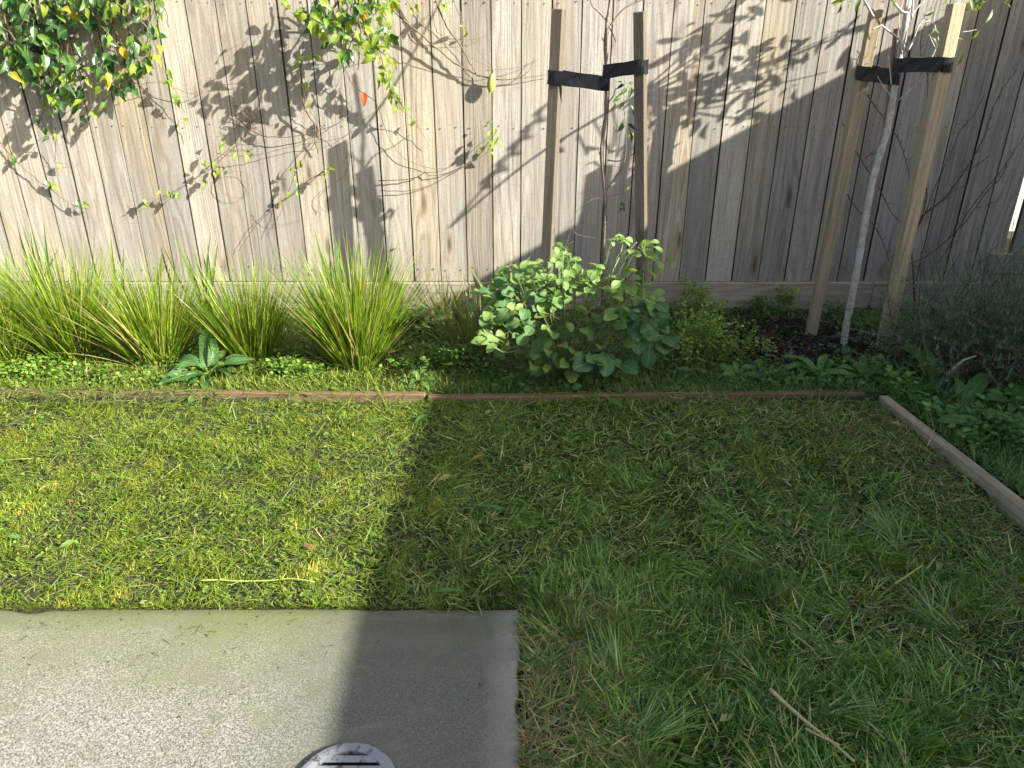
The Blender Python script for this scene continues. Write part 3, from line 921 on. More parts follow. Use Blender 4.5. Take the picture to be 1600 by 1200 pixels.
Y2 = float(G(1318, 543).y)
sap2 = thing('sapling', tuple(G(1318, 543)), 'white barked sapling with lime leaf tips tied between two leaning stakes', 'sapling', 'staked saplings')
def T2(px, py):                                 # the trunk leans gently towards the fence as it rises
    return W(px, py, Y2 + .12 * (543 - py) / 543)
tp = [(1317, 552), (1322, 510), (1332, 460), (1342, 405), (1352, 345), (1362, 290), (1374, 245), (1386, 205), (1394, 160), (1402, 110), (1411, 60), (1417, 20), (1421, -20), (1424, -70)]
ps = spline([T2(x, y) - sap2.location for x, y in tp], 4)
b = MB(); b.tube(ps, [.0165 - .004 * i / len(ps) + .001 * math.sin(i * 2.1) for i in range(len(ps))], 10)
link('trunk', b.mesh('trunk', M_trunk2, True), sap2)
cane = [(1337, 450), (1346, 390), (1358, 330), (1372, 280), (1384, 220), (1390, 170), (1396, 110), (1403, 45)]
sap_branch(sap2, [T2(x, y) + Vector((0, .02, 0)) for x, y in cane], .008, .0095, M_cane, 'cane')
bw = []
def T2b(px, py, g=0.0): return T2(px, py) + Vector((0, g, 0))
for pts, r0, r1 in [
    ([(1408, 90), (1404, 66), (1378, 44), (1372, 40), (1358, 46)], .005, .003),
    ([(1408, 90), (1406, 70), (1402, 45)], .0035, .002), ([(1404, 85), (1402, 62), (1399, 30), (1405, 5), (1410, -20)], .003, .0015),
    ([(1414, 78), (1422, 62), (1426, 50), (1432, 38), (1448, 32)], .005, .003),
    ([(1432, 38), (1442, 22), (1452, 8), (1460, -10)], .003, .002),
    ([(1412, 20), (1404, 18), (1392, 4), (1380, -18), (1365, -40)], .006, .003),
    ([(1418, 25), (1428, 12), (1446, -6), (1470, -30)], .005, .003),
    ([(1360, 26), (1350, 8), (1340, -10)], .005, .004),
    ([(1400, 155), (1415, 142), (1428, 130), (1436, 115), (1450, 90), (1462, 66), (1474, 58), (1486, 52)], .0032, .002),
    ([(1462, 66), (1456, 44), (1453, 22), (1450, 14)], .0025, .0015), ([(1456, 75), (1450, 62), (1446, 52)], .002, .0012),
    ([(1392, 155), (1382, 142), (1372, 128), (1366, 118)], .0022, .0012), ([(1388, 132), (1386, 110), (1383, 86)], .0028, .0014),
    ([(1346, 100), (1366, 95)], .002, .0012), ([(1498, 50), (1512, 48), (1520, 46)], .002, .001), ([(1420, 30), (1422, -10), (1426, -40)], .004, .003),
    ([(1410, 12), (1414, -20), (1404, -60)], .004, .003)]:
    sap_branch(sap2, [T2b(x, y, -.03) for x, y in pts], r0, r1, M_trunk2)
def lance_at(pos, sc, dn=None):
    put_leaf(sap2, random.choice(L_leaf), pos, Vector((random.gauss(0, .6), random.gauss(0, .5), -.55 + random.gauss(0, .5))), Vector((.5, -.6, .6)) + rv(.5), sc)
for x, y, s in [(1436, 45, .8), (1446, 46, .6), (1445, 58, .6), (1448, 42, .5), (1452, 14, .8), (1456, 18, .7), (1468, 24, .9), (1470, 34, .9), (1467, 40, .8), (1518, 46, .8), (1520, 60, .9), (1494, 62, .8), (1493, 78, .9),
                (1480, 4, .9), (1488, -2, .9), (1500, -6, .9), (1512, 2, .9), (1520, 10, .9), (1530, 4, .9), (1538, 12, 1.), (1546, 2, 1.), (1552, 0, 1.), (1525, -4, .9), (1508, 12, .8), (1462, 8, .8), (1310, 0, .9), (1318, -4, .9), (1304, 6, .8), (1326, -6, .9), (1336, -2, .9), (1380, -4, .8)]:
    lance_at(T2b(x, y, -.06), s)
# the crown above the picture, whose leaves fall as shadows on the palings
crown_b = []
top = T2(1424, -70)
for k in range(15):
    l = random.uniform(.35, 1.0)
    e = top + Vector((l, random.uniform(-.2, .15), random.uniform(.0, .5) - .05 * l))
    m = (top + e) / 2 + Vector((0, 0, -.04))
    sap_branch(sap2, [top, m, e], .005, .002, M_trunk2)
    for j in range(11):
        t = random.uniform(.35, 1.05)
        lance_at(top.lerp(e, t) + rv(.035), random.uniform(.8, 1.4))
for k in range(3):
    e = T2b(1500 + 20 * k, -8 - 6 * k, -.05)
    sap_branch(sap2, [top, (top + e) / 2 + Vector((0, 0, .08)), e], .004, .002, M_trunk2)
# unseen branch added above the picture to cast a leafy diagonal shadow
q0 = Vector((1.66, 3.2, 1.62))
sap_branch(sap2, [top, top + Vector((-.02, -.25, -.02)), q0], .007, .006, M_trunk2)
q1 = q0 + Vector((.26, 0, .30)); q2 = q0 + Vector((.54, 0, .66))
sap_branch(sap2, [q0, q1, q2], .0055, .002, M_trunk2)
for k in range(11):
    t = .35 + .65 * (k // 2) / 5
    pos = q0.lerp(q2, t)
    sgn = 1 if k % 2 else -1
    d = Vector((.75, sgn * .12, .35 * (1 if sgn > 0 else .9))) + Vector((sgn * -.35, 0, sgn * .45))
    put_leaf(sap2, V_dark[k % 7], pos, d, Vector((.5, -.6, .5)) + rv(.3), .85)

# ------------------------------------------------------------------ straps
def strap(a, b_, wa, wb, h, label, Ztilt=0.0):
    """closed rubber loop round two uprights: a, b_ centres (Vector), wa, wb half widths; the loop rises from a to b_"""
    d = Vector((b_.x - a.x, b_.y - a.y, 0)); L = d.length; d.normalize(); nrm = Vector((-d.y, d.x, 0))
    path = []
    for k in range(9):
        an = math.pi / 2 + math.pi * k / 8
        path.append(Vector((a.x, a.y, a.z)) + d * math.cos(an) * wa + nrm * math.sin(an) * wa)
    for k in range(9):
        an = -math.pi / 2 + math.pi * k / 8
        path.append(Vector((b_.x, b_.y, b_.z)) + d * math.cos(an) * wb + nrm * math.sin(an) * wb)
    # denser along the two runs so that the rubber can sag and wrinkle
    full = []
    n0 = len(path)
    for i in range(n0):
        p, q = path[i], path[(i + 1) % n0]
        k = 7 if (q - p).length > .06 else 1
        for j in range(k): full.append(p.lerp(q, j / k))
    n = len(full); v = []; f = []
    ctr = (a + b_) / 2
    for i, p in enumerate(full):
        o = Vector((p.x - ctr.x, p.y - ctr.y, 0))
        tg = (full[(i + 1) % n] - full[i - 1]); out = Vector((tg.y, -tg.x, 0)).normalized()
        wv = .0035 * math.sin(i * 1.9) + .0028 * math.sin(i * .7)
        for (t, zz, ww) in ((0, -h / 2, wv), (.0028, -h / 2, wv), (.0028, 0, -wv * .6), (.0028, h / 2, wv * .5), (0, h / 2, wv * .5)):
            v.append(p + out * (t + ww * .6) + Vector((0, 0, zz + .0012 * math.sin(i * 1.3 + zz * 40))))
    m = 5
    for i in range(n):
        for j in range(m):
            f.append((i * m + j, ((i + 1) % n) * m + j, ((i + 1) % n) * m + (j + 1) % m, i * m + (j + 1) % m))
    org = Vector(ctr)
    b = MB(); b.add([p - org for p in v], f)
    o = link('tree_tie', b.mesh('tree_tie', M_band), None, org)
    tag(o, label, 'tree tie', 'black rubber straps tying the saplings')
    return o
def on(o, top, base, py):                        # the point of a stake's axis that shows at picture row py
    best = min((abs(row(base.lerp(top, t / 200)) - py), t / 200) for t in range(201))[1]
    return base.lerp(top, best)
def row(p):
    d = p - Vector((0, 0, H)); fz = d.y * CP - d.z * SP; up = d.y * SP + d.z * CP
    return 600 - up / fz * FPX
pA = on(*sA[:3], 121); tA = W(947, 131, Y1)
strap(pA, tA, .033, .012, .058, 'black rubber strap sloping down from stake to bare brown sapling')
pB = on(*sB[:3], 105); tB = W(947, 112, Y1)
strap(tB, pB, .012, .031, .056, 'black rubber strap rising from bare brown sapling to the taller looking stake')
pC = on(*sC[:3], 114); tC = T2(1399, 121)
strap(pC, tC, .034, .017, .060, 'black rubber strap low on the white sapling, round the inner leaning stake')
pD = on(*sD[:3], 101); tD = T2(1404, 102)
strap(tD, pD, .017, .036, .058, 'black rubber strap high on the white sapling, round the stake nearest the shrub')

# ------------------------------------------------------------------ dark bare shrub against the fence
shrub = thing('bare_shrub', tuple(W(1430, 440, 4.05)), 'leafless shrub of dark twigs spreading against the shaded palings', 'shrub')
def twig(pts, r0, r1, Y=4.08, buds=True):
    ps = spline([W(x, y, Y) - shrub.location for x, y in pts], 5)
    b = MB(); b.tube(ps, lerp_r(len(ps), r0, r1), 5)
    if buds:
        for p in ps[2::2]:
            e = p + Vector((random.uniform(-.022, .022), -.008, random.uniform(.004, .026)))
            b.tube([p, e], [r1 * 1.1, r1 * .8], 4)
    link('branch', b.mesh('branch', M_twig, True), shrub)
for pts, r0, r1 in [
    ([(1424, 385), (1440, 340), (1475, 310), (1505, 270), (1535, 220), (1548, 180), (1566, 140), (1590, 108)], .0038, .0016),
    ([(1424, 385), (1432, 360), (1447, 330), (1462, 290), (1485, 240), (1500, 205), (1520, 182), (1536, 152)], .003, .0014),
    ([(1440, 340), (1448, 310), (1446, 290), (1438, 272), (1430, 255)], .003, .0014),
    ([(1432, 344), (1452, 330), (1478, 310)], .0025, .0015),
    ([(1502, 268), (1520, 262), (1535, 252), (1541, 246)], .002, .0012), ([(1478, 312), (1490, 298), (1510, 290)], .0018, .001),
    ([(1420, 412), (1445, 402), (1480, 375), (1510, 345), (1540, 302), (1560, 282), (1573, 258)], .0032, .0014),
    ([(1465, 413), (1485, 380), (1510, 335), (1540, 295), (1568, 262), (1600, 212)], .0032, .0014),
    ([(1480, 375), (1500, 345), (1505, 330), (1516, 316)], .002, .001), ([(1525, 325), (1540, 322), (1545, 318)], .0018, .001),
    ([(1355, 148), (1366, 165), (1385, 190)], .0032, .002), ([(1390, 198), (1405, 220), (1415, 250), (1423, 284)], .003, .0016),
    ([(1337, 236), (1350, 258), (1362, 275)], .003, .0016), ([(1372, 290), (1384, 315), (1395, 335), (1410, 350)], .003, .0016),
    ([(1324, 304), (1340, 328), (1365, 352), (1380, 380), (1388, 405), (1400, 425)], .0028, .0014),
    ([(1446, 108), (1450, 122), (1448, 160)], .0028, .0018), ([(1450, 30), (1440, 52), (1438, 88)], .002, .0014),
    ([(1412, 402), (1434, 420), (1445, 430)], .0026, .0014), ([(1352, 246), (1366, 240), (1378, 238)], .0022, .0014),
    ([(1585, 340), (1578, 380), (1568, 420)], .002, .001), ([(1320, 200), (1316, 190)], .0015, .001)]:
    twig(pts, r0, r1)
link('stem', (lambda b: (b.tube([W(1430, 500, 3.95) - shrub.location, W(1428, 440, 4.02) - shrub.location, W(1424, 385, 4.08) - shrub.location], [.008, .006, .004], 6), b.mesh('stem', M_twig, True))[1])(MB()), shrub)

# ------------------------------------------------------------------ vectorised blades and scattered leaves
def blades(root, L, w, az, lean, curl, seg=3, taper=1.6, twist=None):
    n = len(L); k = seg
    P = np.zeros((n, 2 * k + 1, 3), np.float32)
    p = np.array(root, float).reshape(-1, 3).copy()
    ca, sa = np.cos(az), np.sin(az)
    tw = az + np.pi / 2 if twist is None else az + np.pi / 2 + twist
    wd = np.stack([np.cos(tw), np.sin(tw), np.zeros(n)], 1)
    for i in range(k + 1):
        wi = (w * (1 - (i / k) ** taper) * .5)[:, None]
        if i < k:
            P[:, 2 * i] = p - wd * wi; P[:, 2 * i + 1] = p + wd * wi
        else:
            P[:, 2 * k] = p
        a = lean + curl * (i + .5) / k
        st = (L / k)[:, None]
        p = p + st * np.stack([np.sin(a) * ca, np.sin(a) * sa, np.cos(a)], 1)
    T = []
    for i in range(k - 1):
        a = 2 * i
        T += [(a, a + 1, a + 3), (a, a + 3, a + 2)]
    T.append((2 * k - 2, 2 * k - 1, 2 * k))
    T = np.array(T)
    tris = (np.arange(n)[:, None, None] * (2 * k + 1) + T[None]).reshape(-1, 3)
    return P.reshape(-1, 3), tris, 2 * k + 1

LEAF_V = np.array([(0, 0, 0), (-.3, .32, .07), (.3, .32, .07), (0, .45, 0), (-.2, .75, .03), (.2, .75, .03), (0, 1, -.08)], float)
LEAF_T = np.array([(0, 2, 3), (0, 3, 1), (2, 5, 3), (3, 4, 1), (3, 5, 6), (3, 6, 4)])
ROUND_V = np.array([(0, 0, 0)] + [(math.sin(a) * .5, .5 - math.cos(a) * .5, .05) for a in (.8, 1.7, 2.6, 3.7, 4.6, 5.5)], float)
ROUND_T = np.array([(0, 1, 2), (0, 2, 3), (0, 3, 4), (0, 4, 5), (0, 5, 6)])

def scatter(tv, tt, pos, d, nrm, size, aspect=1.0):
    n = len(pos)
    d = d / np.linalg.norm(d, axis=1, keepdims=True)
    nrm = nrm - d * (nrm * d).sum(1, keepdims=True)
    nrm /= np.linalg.norm(nrm, axis=1, keepdims=True) + 1e-9
    x = np.cross(d, nrm)
    s = np.asarray(size)[:, None, None]
    P = pos[:, None] + s * (tv[None, :, 0:1] * aspect * x[:, None] + tv[None, :, 1:2] * d[:, None] + tv[None, :, 2:3] * nrm[:, None])
    T = (np.arange(n)[:, None, None] * len(tv) + tt[None]).reshape(-1, 3)
    return P.reshape(-1, 3), T, len(tv)

def rep(col, k): return np.repeat(col, k, axis=0)
def lerpc(a, b, t): return np.asarray(a)[None] * (1 - t[:, None]) + np.asarray(b)[None] * t[:, None]

class Acc:
    def __init__(s): s.V = []; s.T = []; s.C = []; s.n = 0
    def add(s, V, T, C):
        s.V.append(V); s.T.append(T + s.n); s.C.append(C); s.n += len(V)
    def mesh(s, name, mat, sm=False):
        return np_mesh(name, np.concatenate(s.V), np.concatenate(s.T), np.concatenate(s.C), mat, sm)

def pal(n, cols, probs, jit=.15):
    cols = np.array(cols, float)
    i = rng.choice(len(cols), n, p=np.array(probs) / sum(probs))
    c = cols[i] * (1 + rng.normal(0, jit, (n, 1)))
    return np.clip(c + rng.normal(0, .008, (n, 3)), .004, .9)

# the small leaves filling the big vine behind its larger ones
n = len(EXTRA_VINE)
V, T, kk = scatter(LEAF_V, LEAF_T, EXTRA_VINE, np.stack([rng.normal(0, .7, n), rng.normal(-.2, .3, n), rng.normal(-.7, .4, n)], 1), np.stack([rng.normal(.4, .5, n), np.full(n, -1.0), rng.normal(.5, .5, n)], 1), rng.uniform(.035, .075, n), .85)
M_fill = attrmat('small_vine_leaf', .28, .32, .55)
o = link('foliage', np_mesh('foliage', V, T, rep(pal(n, [(.02, .07, .014), (.03, .09, .018), (.05, .12, .022), (.10, .18, .025), (.18, .25, .03)], [4, 4, 3, 1.5, .8]), kk), M_fill), vineA); kindof(o, 'stuff')

# ------------------------------------------------------------------ grass tussocks
def tussock(px, py, nb, Lm, spread, label, lean_x=0.0, cols=None, w=.0056, base_r=.085):
    base = G(px, py)
    r = thing('grass_tussock', tuple(base), label, 'grass tussock', 'grass tussocks in the bed')
    a = rng.uniform(0, 2 * np.pi, nb); rr = base_r * np.sqrt(rng.random(nb))
    root = np.stack([np.cos(a) * rr, np.sin(a) * rr, np.full(nb, -.02)], 1)
    az = a + rng.normal(0, .5, nb)
    lean = np.abs(rng.normal(.04, .10, nb)) + .86 * spread * (rr / base_r) * rng.uniform(.25, 1.1, nb)
    curl = rng.gamma(1.6, .07, nb) + .22 * lean
    L = Lm * rng.uniform(.62, 1.08, nb) * (1 - .12 * lean)
    bent = rng.random(nb) < .07                      # broken and flopped blades
    lean = np.where(bent, rng.uniform(.8, 1.35, nb), lean); curl = np.where(bent, rng.uniform(.3, 1.3, nb), curl)
    L = np.where(rng.random(nb) < .15, L * rng.uniform(.35, .8, nb), L)
    V, T, k = blades(root, L, rng.uniform(.65, 1.25, nb) * w, az, lean, curl, 5, 2.2, rng.normal(0, .8, nb))
    hz = np.clip(V[:, 2], 0, 1)
    V[:, 0] += lean_x * hz ** 1.3
    c = pal(nb, cols or [(.13, .22, .015), (.18, .27, .018), (.085, .155, .012), (.26, .33, .028), (.40, .37, .12)], [4, 4, 4, 2.4, .8])
    old = rng.random(nb) < .06
    c[old] = pal(int(old.sum()), [(.38, .30, .15), (.26, .18, .09)], [1, 1])
    C = rep(c, k)
    o = link('foliage', np_mesh('foliage', V, T, C, M_blade, True), r); kindof(o, 'stuff')
    return r
tussock(12, 566, 740, .57, .72, 'bright grass tussock cut off by the picture edge, furthest from the saplings', -.05)
tussock(118, 558, 1000, .60, .66, 'bright grass tussock with a broad strap leaf standing behind it', -.10)
tussock(250, 566, 860, .55, .68, 'bright grass tussock just behind the big dock weed', -.06)
tussock(398, 560, 680, .54, .52, 'bright grass tussock between the dock weed and the tallest tussock', 0.02)
tussock(560, 570, 1100, .65, .64, 'tallest bright grass tussock, nearest the broad leaved plant', 0.0)
drycols = [(.13, .18, .04), (.10, .15, .035), (.17, .21, .05), (.20, .15, .08), (.34, .30, .15)]
tussock(738, 545, 190, .46, .95, 'ragged half dry dark grass tussock leaning against the broad leaved plant', -.12, drycols, .006, .08)
tussock(690, 500, 120, .40, 1.0, 'small wispy dry tussock low against the fence foot', -.1, drycols, .005, .06)

# broad strap leaves behind the tussocks
def straps_(px, py, Y, n, Lsc, spread, label, lean=0.0):
    b0 = W(px, py, Y); b0.z = float(gz(b0.x, b0.y))
    r = thing('strap_leaf_plant', tuple(b0), label, 'plant', 'strap leaved plants behind the tussocks')
    for k in range(n):
        d = Vector((random.gauss(lean, spread), random.gauss(-.05, .12), 1))
        pos = b0 + Vector((random.gauss(0, .04), random.gauss(0, .03), 0))
        put_leaf(r, random.choice(S_leaf), pos, d, Vector((random.gauss(.3, .5), -1, .1)), (random.uniform(.8, 1.2), Lsc * random.uniform(.8, 1.1), 1))
    return r
straps_(85, 520, 3.65, 7, 1.32, .22, 'strap leaved plant with tall blades rising behind the second tussock', -.05)
straps_(30, 520, 3.70, 6, 1.15, .25, 'strap leaved plant at the picture edge behind the first tussock', -.1)
straps_(325, 510, 3.72, 9, 1.12, .2, 'strap leaved plant with a fan of blades between two tussocks', -.05)
straps_(215, 520, 3.75, 5, 1.0, .35, 'strap leaved plant behind the tussock with the dock weed', .12)
straps_(535, 520, 3.72, 6, 1.15, .2, 'strap leaved plant behind the tallest tussock', -.05)
straps_(780, 500, 3.85, 6, .75, .4, 'low strap leaved plant behind the ragged dry tussock', -.05)

# ------------------------------------------------------------------ broad leaved plants
def leafy_plant(base_px, clusters, label, shoots=(), name='leafy_plant'):
    base = G(*base_px)
    r = thing(name, tuple(base), label, 'plant', 'broad leaved plants in the bed')
    sb = MB()
    for (px, py, rx, ry, Y, n, meshes, sc) in clusters:
        for k in range(n):
            an = random.uniform(0, 6.283); q = math.sqrt(random.random())
            p = W(px + math.cos(an) * rx * q, py + math.sin(an) * ry * q, Y + random.uniform(-.10, .16))
            p.z = max(p.z, float(gz(p.x, p.y)) + .03)
            outw = Vector((p.x - base.x, p.y - base.y - .05, 0))
            d = outw.normalized() * .6 + Vector((random.gauss(0, .5), random.gauss(-.2, .4), random.gauss(-.1, .35)))
            n_ = Vector((.25, -.45, 1.0)) + rv(.32)
            put_leaf(r, random.choice(meshes), p, d, n_, sc * random.uniform(.7, 1.2))
            if random.random() < .3:
                mid = base.lerp(p, .55) + Vector((random.gauss(0, .03), random.gauss(0, .03), .03))
                st = mid.lerp(p, .3) if random.random() < .6 else base
                ps = spline([st - base, st.lerp(p, .5) + Vector((0, 0, -.02)) - base, p - base], 3)
                sb.tube(ps, lerp_r(len(ps), .0028, .0016), 4, False)
    for pts in shoots:
        ps = spline([W(x, y, Y) - base for x, y, Y in pts], 4)
        sb.tube(ps, lerp_r(len(ps), .005, .0025), 5)
    o = kindof(link('stem', sb.mesh('stem', M_gstem, True), r), 'stuff')
    return r
leafy_plant((880, 588), [
    (855, 428, 70, 26, 3.16, 82, B_pale, 0.90), (930, 440, 60, 28, 3.12, 62, B_pale, 0.90), (775, 470, 32, 26, 3.12, 20, B_pale, 0.95), (880, 402, 14, 22, 3.24, 20, B_pale, 0.95), (985, 466, 40, 26, 3.05, 45, B_pale, 0.86),
    (815, 455, 52, 35, 3.1, 20, B_big, 0.62), (890, 468, 75, 34, 3.1, 25, B_big, 0.57), (890, 480, 85, 34, 3.05, 30, B_pale, 0.95), (790, 470, 30, 26, 3.1, 11, B_blue, 0.60),
    (800, 500, 45, 30, 3.05, 15, B_big, 0.69), (880, 525, 80, 30, 3.04, 28, B_big, 0.69), (960, 515, 50, 30, 3.04, 18, B_big, 0.69), (850, 562, 75, 22, 3.0, 22, B_big, 0.65), (920, 575, 45, 16, 2.99, 11, B_big, 0.73), (772, 534, 12, 10, 2.98, 5, B_pale, 1.46),
    (968, 375, 14, 14, 3.24, 10, B_pale, 0.86), (990, 395, 14, 10, 3.22, 6, B_pale, 0.86), (1010, 385, 16, 8, 3.2, 9, B_pale, 0.86), (1020, 414, 24, 10, 3.2, 10, B_pale, 0.86)],
    'bushy broad leaved plant with pale lime top shoots in the middle of the bed',
    [[(950, 470, 3.12), (955, 430, 3.18), (968, 400, 3.22), (975, 370, 3.24)], [(968, 400, 3.22), (985, 388, 3.21), (995, 378, 3.21)], [(1003, 470, 3.1), (1005, 430, 3.18), (1004, 400, 3.2), (1008, 378, 3.2)], [(1005, 425, 3.18), (1018, 416, 3.18), (1030, 408, 3.18)],
     [(875, 480, 3.12), (878, 430, 3.2), (880, 392, 3.24)]])
leafy_plant((1000, 560), [
    (1005, 500, 38, 34, 3.15, 24, B_blue, .75), (1020, 522, 30, 26, 3.1, 14, B_blue, .8), (985, 490, 24, 20, 3.12, 8, B_blue, .7)],
    'clump of large bluish green leaves at the shaded side of the bushy plant')
leafy_plant((960, 598), [
    (955, 572, 26, 20, 2.98, 9, B_blue, .9), (930, 560, 20, 16, 2.98, 5, B_blue, .75)],
    'few large rounded leaves drooping low in front of the bushy plant')

# ------------------------------------------------------------------ dock weeds
def dock(px, py, leaves, label, sc=1.0, meshes=None):
    base = G(px, py)
    r = thing('dock_weed', tuple(base), label, 'weed', 'dock weeds')
    for az, el, s in leaves:
        d = Vector((math.cos(R(az)) * math.cos(R(el)), math.sin(R(az)) * math.cos(R(el)), math.sin(R(el))))
        put_leaf(r, random.choice(meshes or D_leaf), base + Vector((0, 0, .015)) + d * .01, d, Vector((0, -.1, 1)) + rv(.18), s * sc)
    return r
dock(330, 590, [(195, 14, 1.0), (205, 26, .8), (225, 12, 1.05), (250, 8, .9), (170, 30, .8), (110, 55, 1.0), (85, 60, .8), (15, 22, .9), (35, 30, .7), (-25, 14, .6), (280, 10, .7), (185, 8, .8), (212, 40, .6), (140, 38, .7), (60, 45, .6), (235, 6, .7), (0, 10, .6)], 'large dark green dock weed spilling over the sunlit edging', 1.0, D_dark)
dock(1278, 590, [(150, 30, .9), (175, 20, .9), (210, 15, .8), (60, 35, .7), (20, 20, .8), (-30, 20, .7)], 'shaded dock weed in front of the pale leaning stake', .8)
dock(1345, 592, [(30, 25, .8), (70, 40, .7), (120, 35, .7), (180, 25, .8), (-20, 15, .8), (220, 15, .7)], 'shaded dock weed by the corner of the timber edging', .72)
dock(1452, 602, [(115, 45, 1.1), (95, 60, .9), (150, 30, .9), (40, 30, .8), (-40, 15, .8)], 'tall leaved dock weed in front of the feathery shrub', .85)
dock(1500, 640, [(35, 30, 1.2), (20, 20, 1.0), (80, 40, .7), (150, 25, .8), (-10, 20, .9)], 'dock weed with long leaves beside the side edging board', .9)
dock(1545, 690, [(160, 25, 1.0), (120, 35, .8), (60, 30, .9), (10, 20, 1.0), (-60, 15, .8), (220, 15, .9)], 'dock weed nearest the camera beyond the side edging board', .85)
dock(1585, 640, [(60, 30, .9), (110, 35, .8), (170, 25, .9), (230, 20, .8)], 'dock weed at the picture edge under the feathery shrub', .8)
dock(655, 600, [(200, 20, .7), (250, 15, .7), (300, 10, .8), (340, 20, .6), (120, 40, .7), (60, 35, .6)], 'small dock weed at the join of the edging boards', .55)
dock(1150, 592, [(200, 15, .6), (330, 15, .7), (90, 40, .6), (30, 30, .6), (150, 30, .7)], 'small dock weed beside the lime green weeds', .6)

# ------------------------------------------------------------------ small leaved weeds
def small_weed(px, py, rx, ry, hgt, n, cols, label, size=(.012, .022), name='small_weed'):
    base = G(px, py)
    r = thing(name, tuple(base), label, 'weed', 'small leaved weeds in the bed')
    ns = max(6, n // 45)
    sx = rng.normal(0, rx * .5, ns); sy = rng.normal(0, ry * .5, ns); sh = hgt * rng.uniform(.55, 1.05, ns)
    i = rng.integers(0, ns, n); t = rng.random(n) ** .7
    ox = rng.normal(0, .018, n); oy = rng.normal(0, .018, n)
    pos = np.stack([sx[i] * (1 + .25 * t) + ox, sy[i] * (1 + .25 * t) + oy, t * sh[i] + .005], 1)
    a = rng.uniform(0, 6.283, n)
    d = np.stack([np.cos(a), np.sin(a), rng.normal(.2, .35, n)], 1)
    nr = np.stack([rng.normal(.1, .35, n), rng.normal(-.2, .35, n), np.ones(n)], 1)
    V, T, k = scatter(LEAF_V, LEAF_T, pos, d, nr, rng.uniform(*size, n), 1.1)
    C = rep(pal(n, cols, [1] * len(cols), .18), k)
    o = link('foliage', np_mesh('foliage', V, T, C, M_weed), r); kindof(o, 'stuff')
    b = MB()
    for j in range(ns):
        b.tube([(sx[j] * .8, sy[j] * .8, -.01), (sx[j] * 1.2, sy[j] * 1.2, sh[j])], [.0022, .0012], 4, False)
    kindof(link('stem', b.mesh('stem', M_gstem), r), 'stuff')
    return r
lime = [(.12, .23, .028), (.16, .28, .034), (.09, .18, .024), (.21, .32, .045)]
mid = [(.07, .16, .03), (.09, .19, .036), (.05, .13, .027)]
small_weed(1100, 560, .17, .16, .24, 1900, lime, 'lush lime green weed clump between the bushy plant and the mulch')
small_weed(1085, 500, .12, .10, .20, 700, lime, 'lime green weed growing against the plinth board')
small_weed(1190, 497, .06, .04, .13, 320, mid, 'low green weed at the plinth board behind the mulch', (.012, .024))
small_weed(1225, 492, .035, .03, .17, 260, lime, 'upright lime green weed against the plinth board')
small_weed(690, 575, .16, .08, .10, 900, [(.09, .18, .025), (.13, .23, .03), (.07, .14, .02)], 'low bright weeds at the join of the edging boards', (.012, .03))
small_weed(660, 520, .12, .10, .14, 700, [(.04, .09, .02), (.06, .12, .025), (.09, .16, .03)], 'low dark weeds between the tallest tussock and the ragged dry tussock', (.014, .034))
small_weed(1560, 690, .12, .12, .10, 900, [(.06, .14, .03), (.09, .19, .04)], 'fresh green weeds beside the side edging board', (.014, .034))
small_weed(455, 590, .14, .05, .08, 600, lime, 'low lime weeds before the gap between the two tallest tussocks', (.012, .024))
small_weed(60, 590, .22, .05, .08, 700, lime, 'low lime weeds below the first two tussocks', (.012, .024))
small_weed(1345, 520, .10, .06, .10, 420, mid, 'green weed around the foot of the white sapling', (.012, .026))
small_weed(1195, 560, .03, .03, .10, 130, [(.18, .24, .06), (.25, .28, .06)], 'small yellowish weed alone on the mulch', (.01, .016))
small_weed(1405, 560, .10, .10, .12, 500, mid, 'green weed between the leaning stake and feathery shrub', (.014, .028))
small_weed(630, 450, .14, .05, .20, 380, [(.04, .10, .025), (.06, .13, .028), (.08, .16, .03)], 'dark green seedling behind the tallest tussock', (.02, .045), 'seedling')
small_weed(268, 420, .09, .05, .30, 260, [(.025, .06, .018), (.04, .09, .02), (.07, .13, .03)], 'dark leafy seedling against the sunlit palings between two tussocks', (.02, .05), 'seedling')
small_weed(330, 455, .16, .04, .20, 420, [(.08, .16, .03), (.12, .20, .03), (.05, .11, .025)], 'leafy seedling against the fence foot behind the strap leaved fan', (.02, .042), 'seedling')
small_weed(470, 455, .16, .04, .18, 420, [(.07, .15, .03), (.10, .18, .03), (.05, .10, .022)], 'leafy seedling against the fence foot beside the tallest tussock', (.02, .042), 'seedling')
small_weed(60, 450, .20, .04, .20, 420, [(.08, .16, .03), (.11, .19, .03), (.05, .11, .025)], 'leafy seedling against the fence foot at the picture edge', (.02, .042), 'seedling')
small_weed(172, 450, .08, .05, .22, 220, [(.10, .18, .03), (.16, .22, .03)], 'yellow green seedling behind the second tussock', (.02, .045), 'seedling')
small_weed(1595, 590, .10, .12, .16, 420, [(.07, .17, .02), (.10, .21, .025)], 'bright green weed at the picture edge under the feathery shrub', (.014, .026))

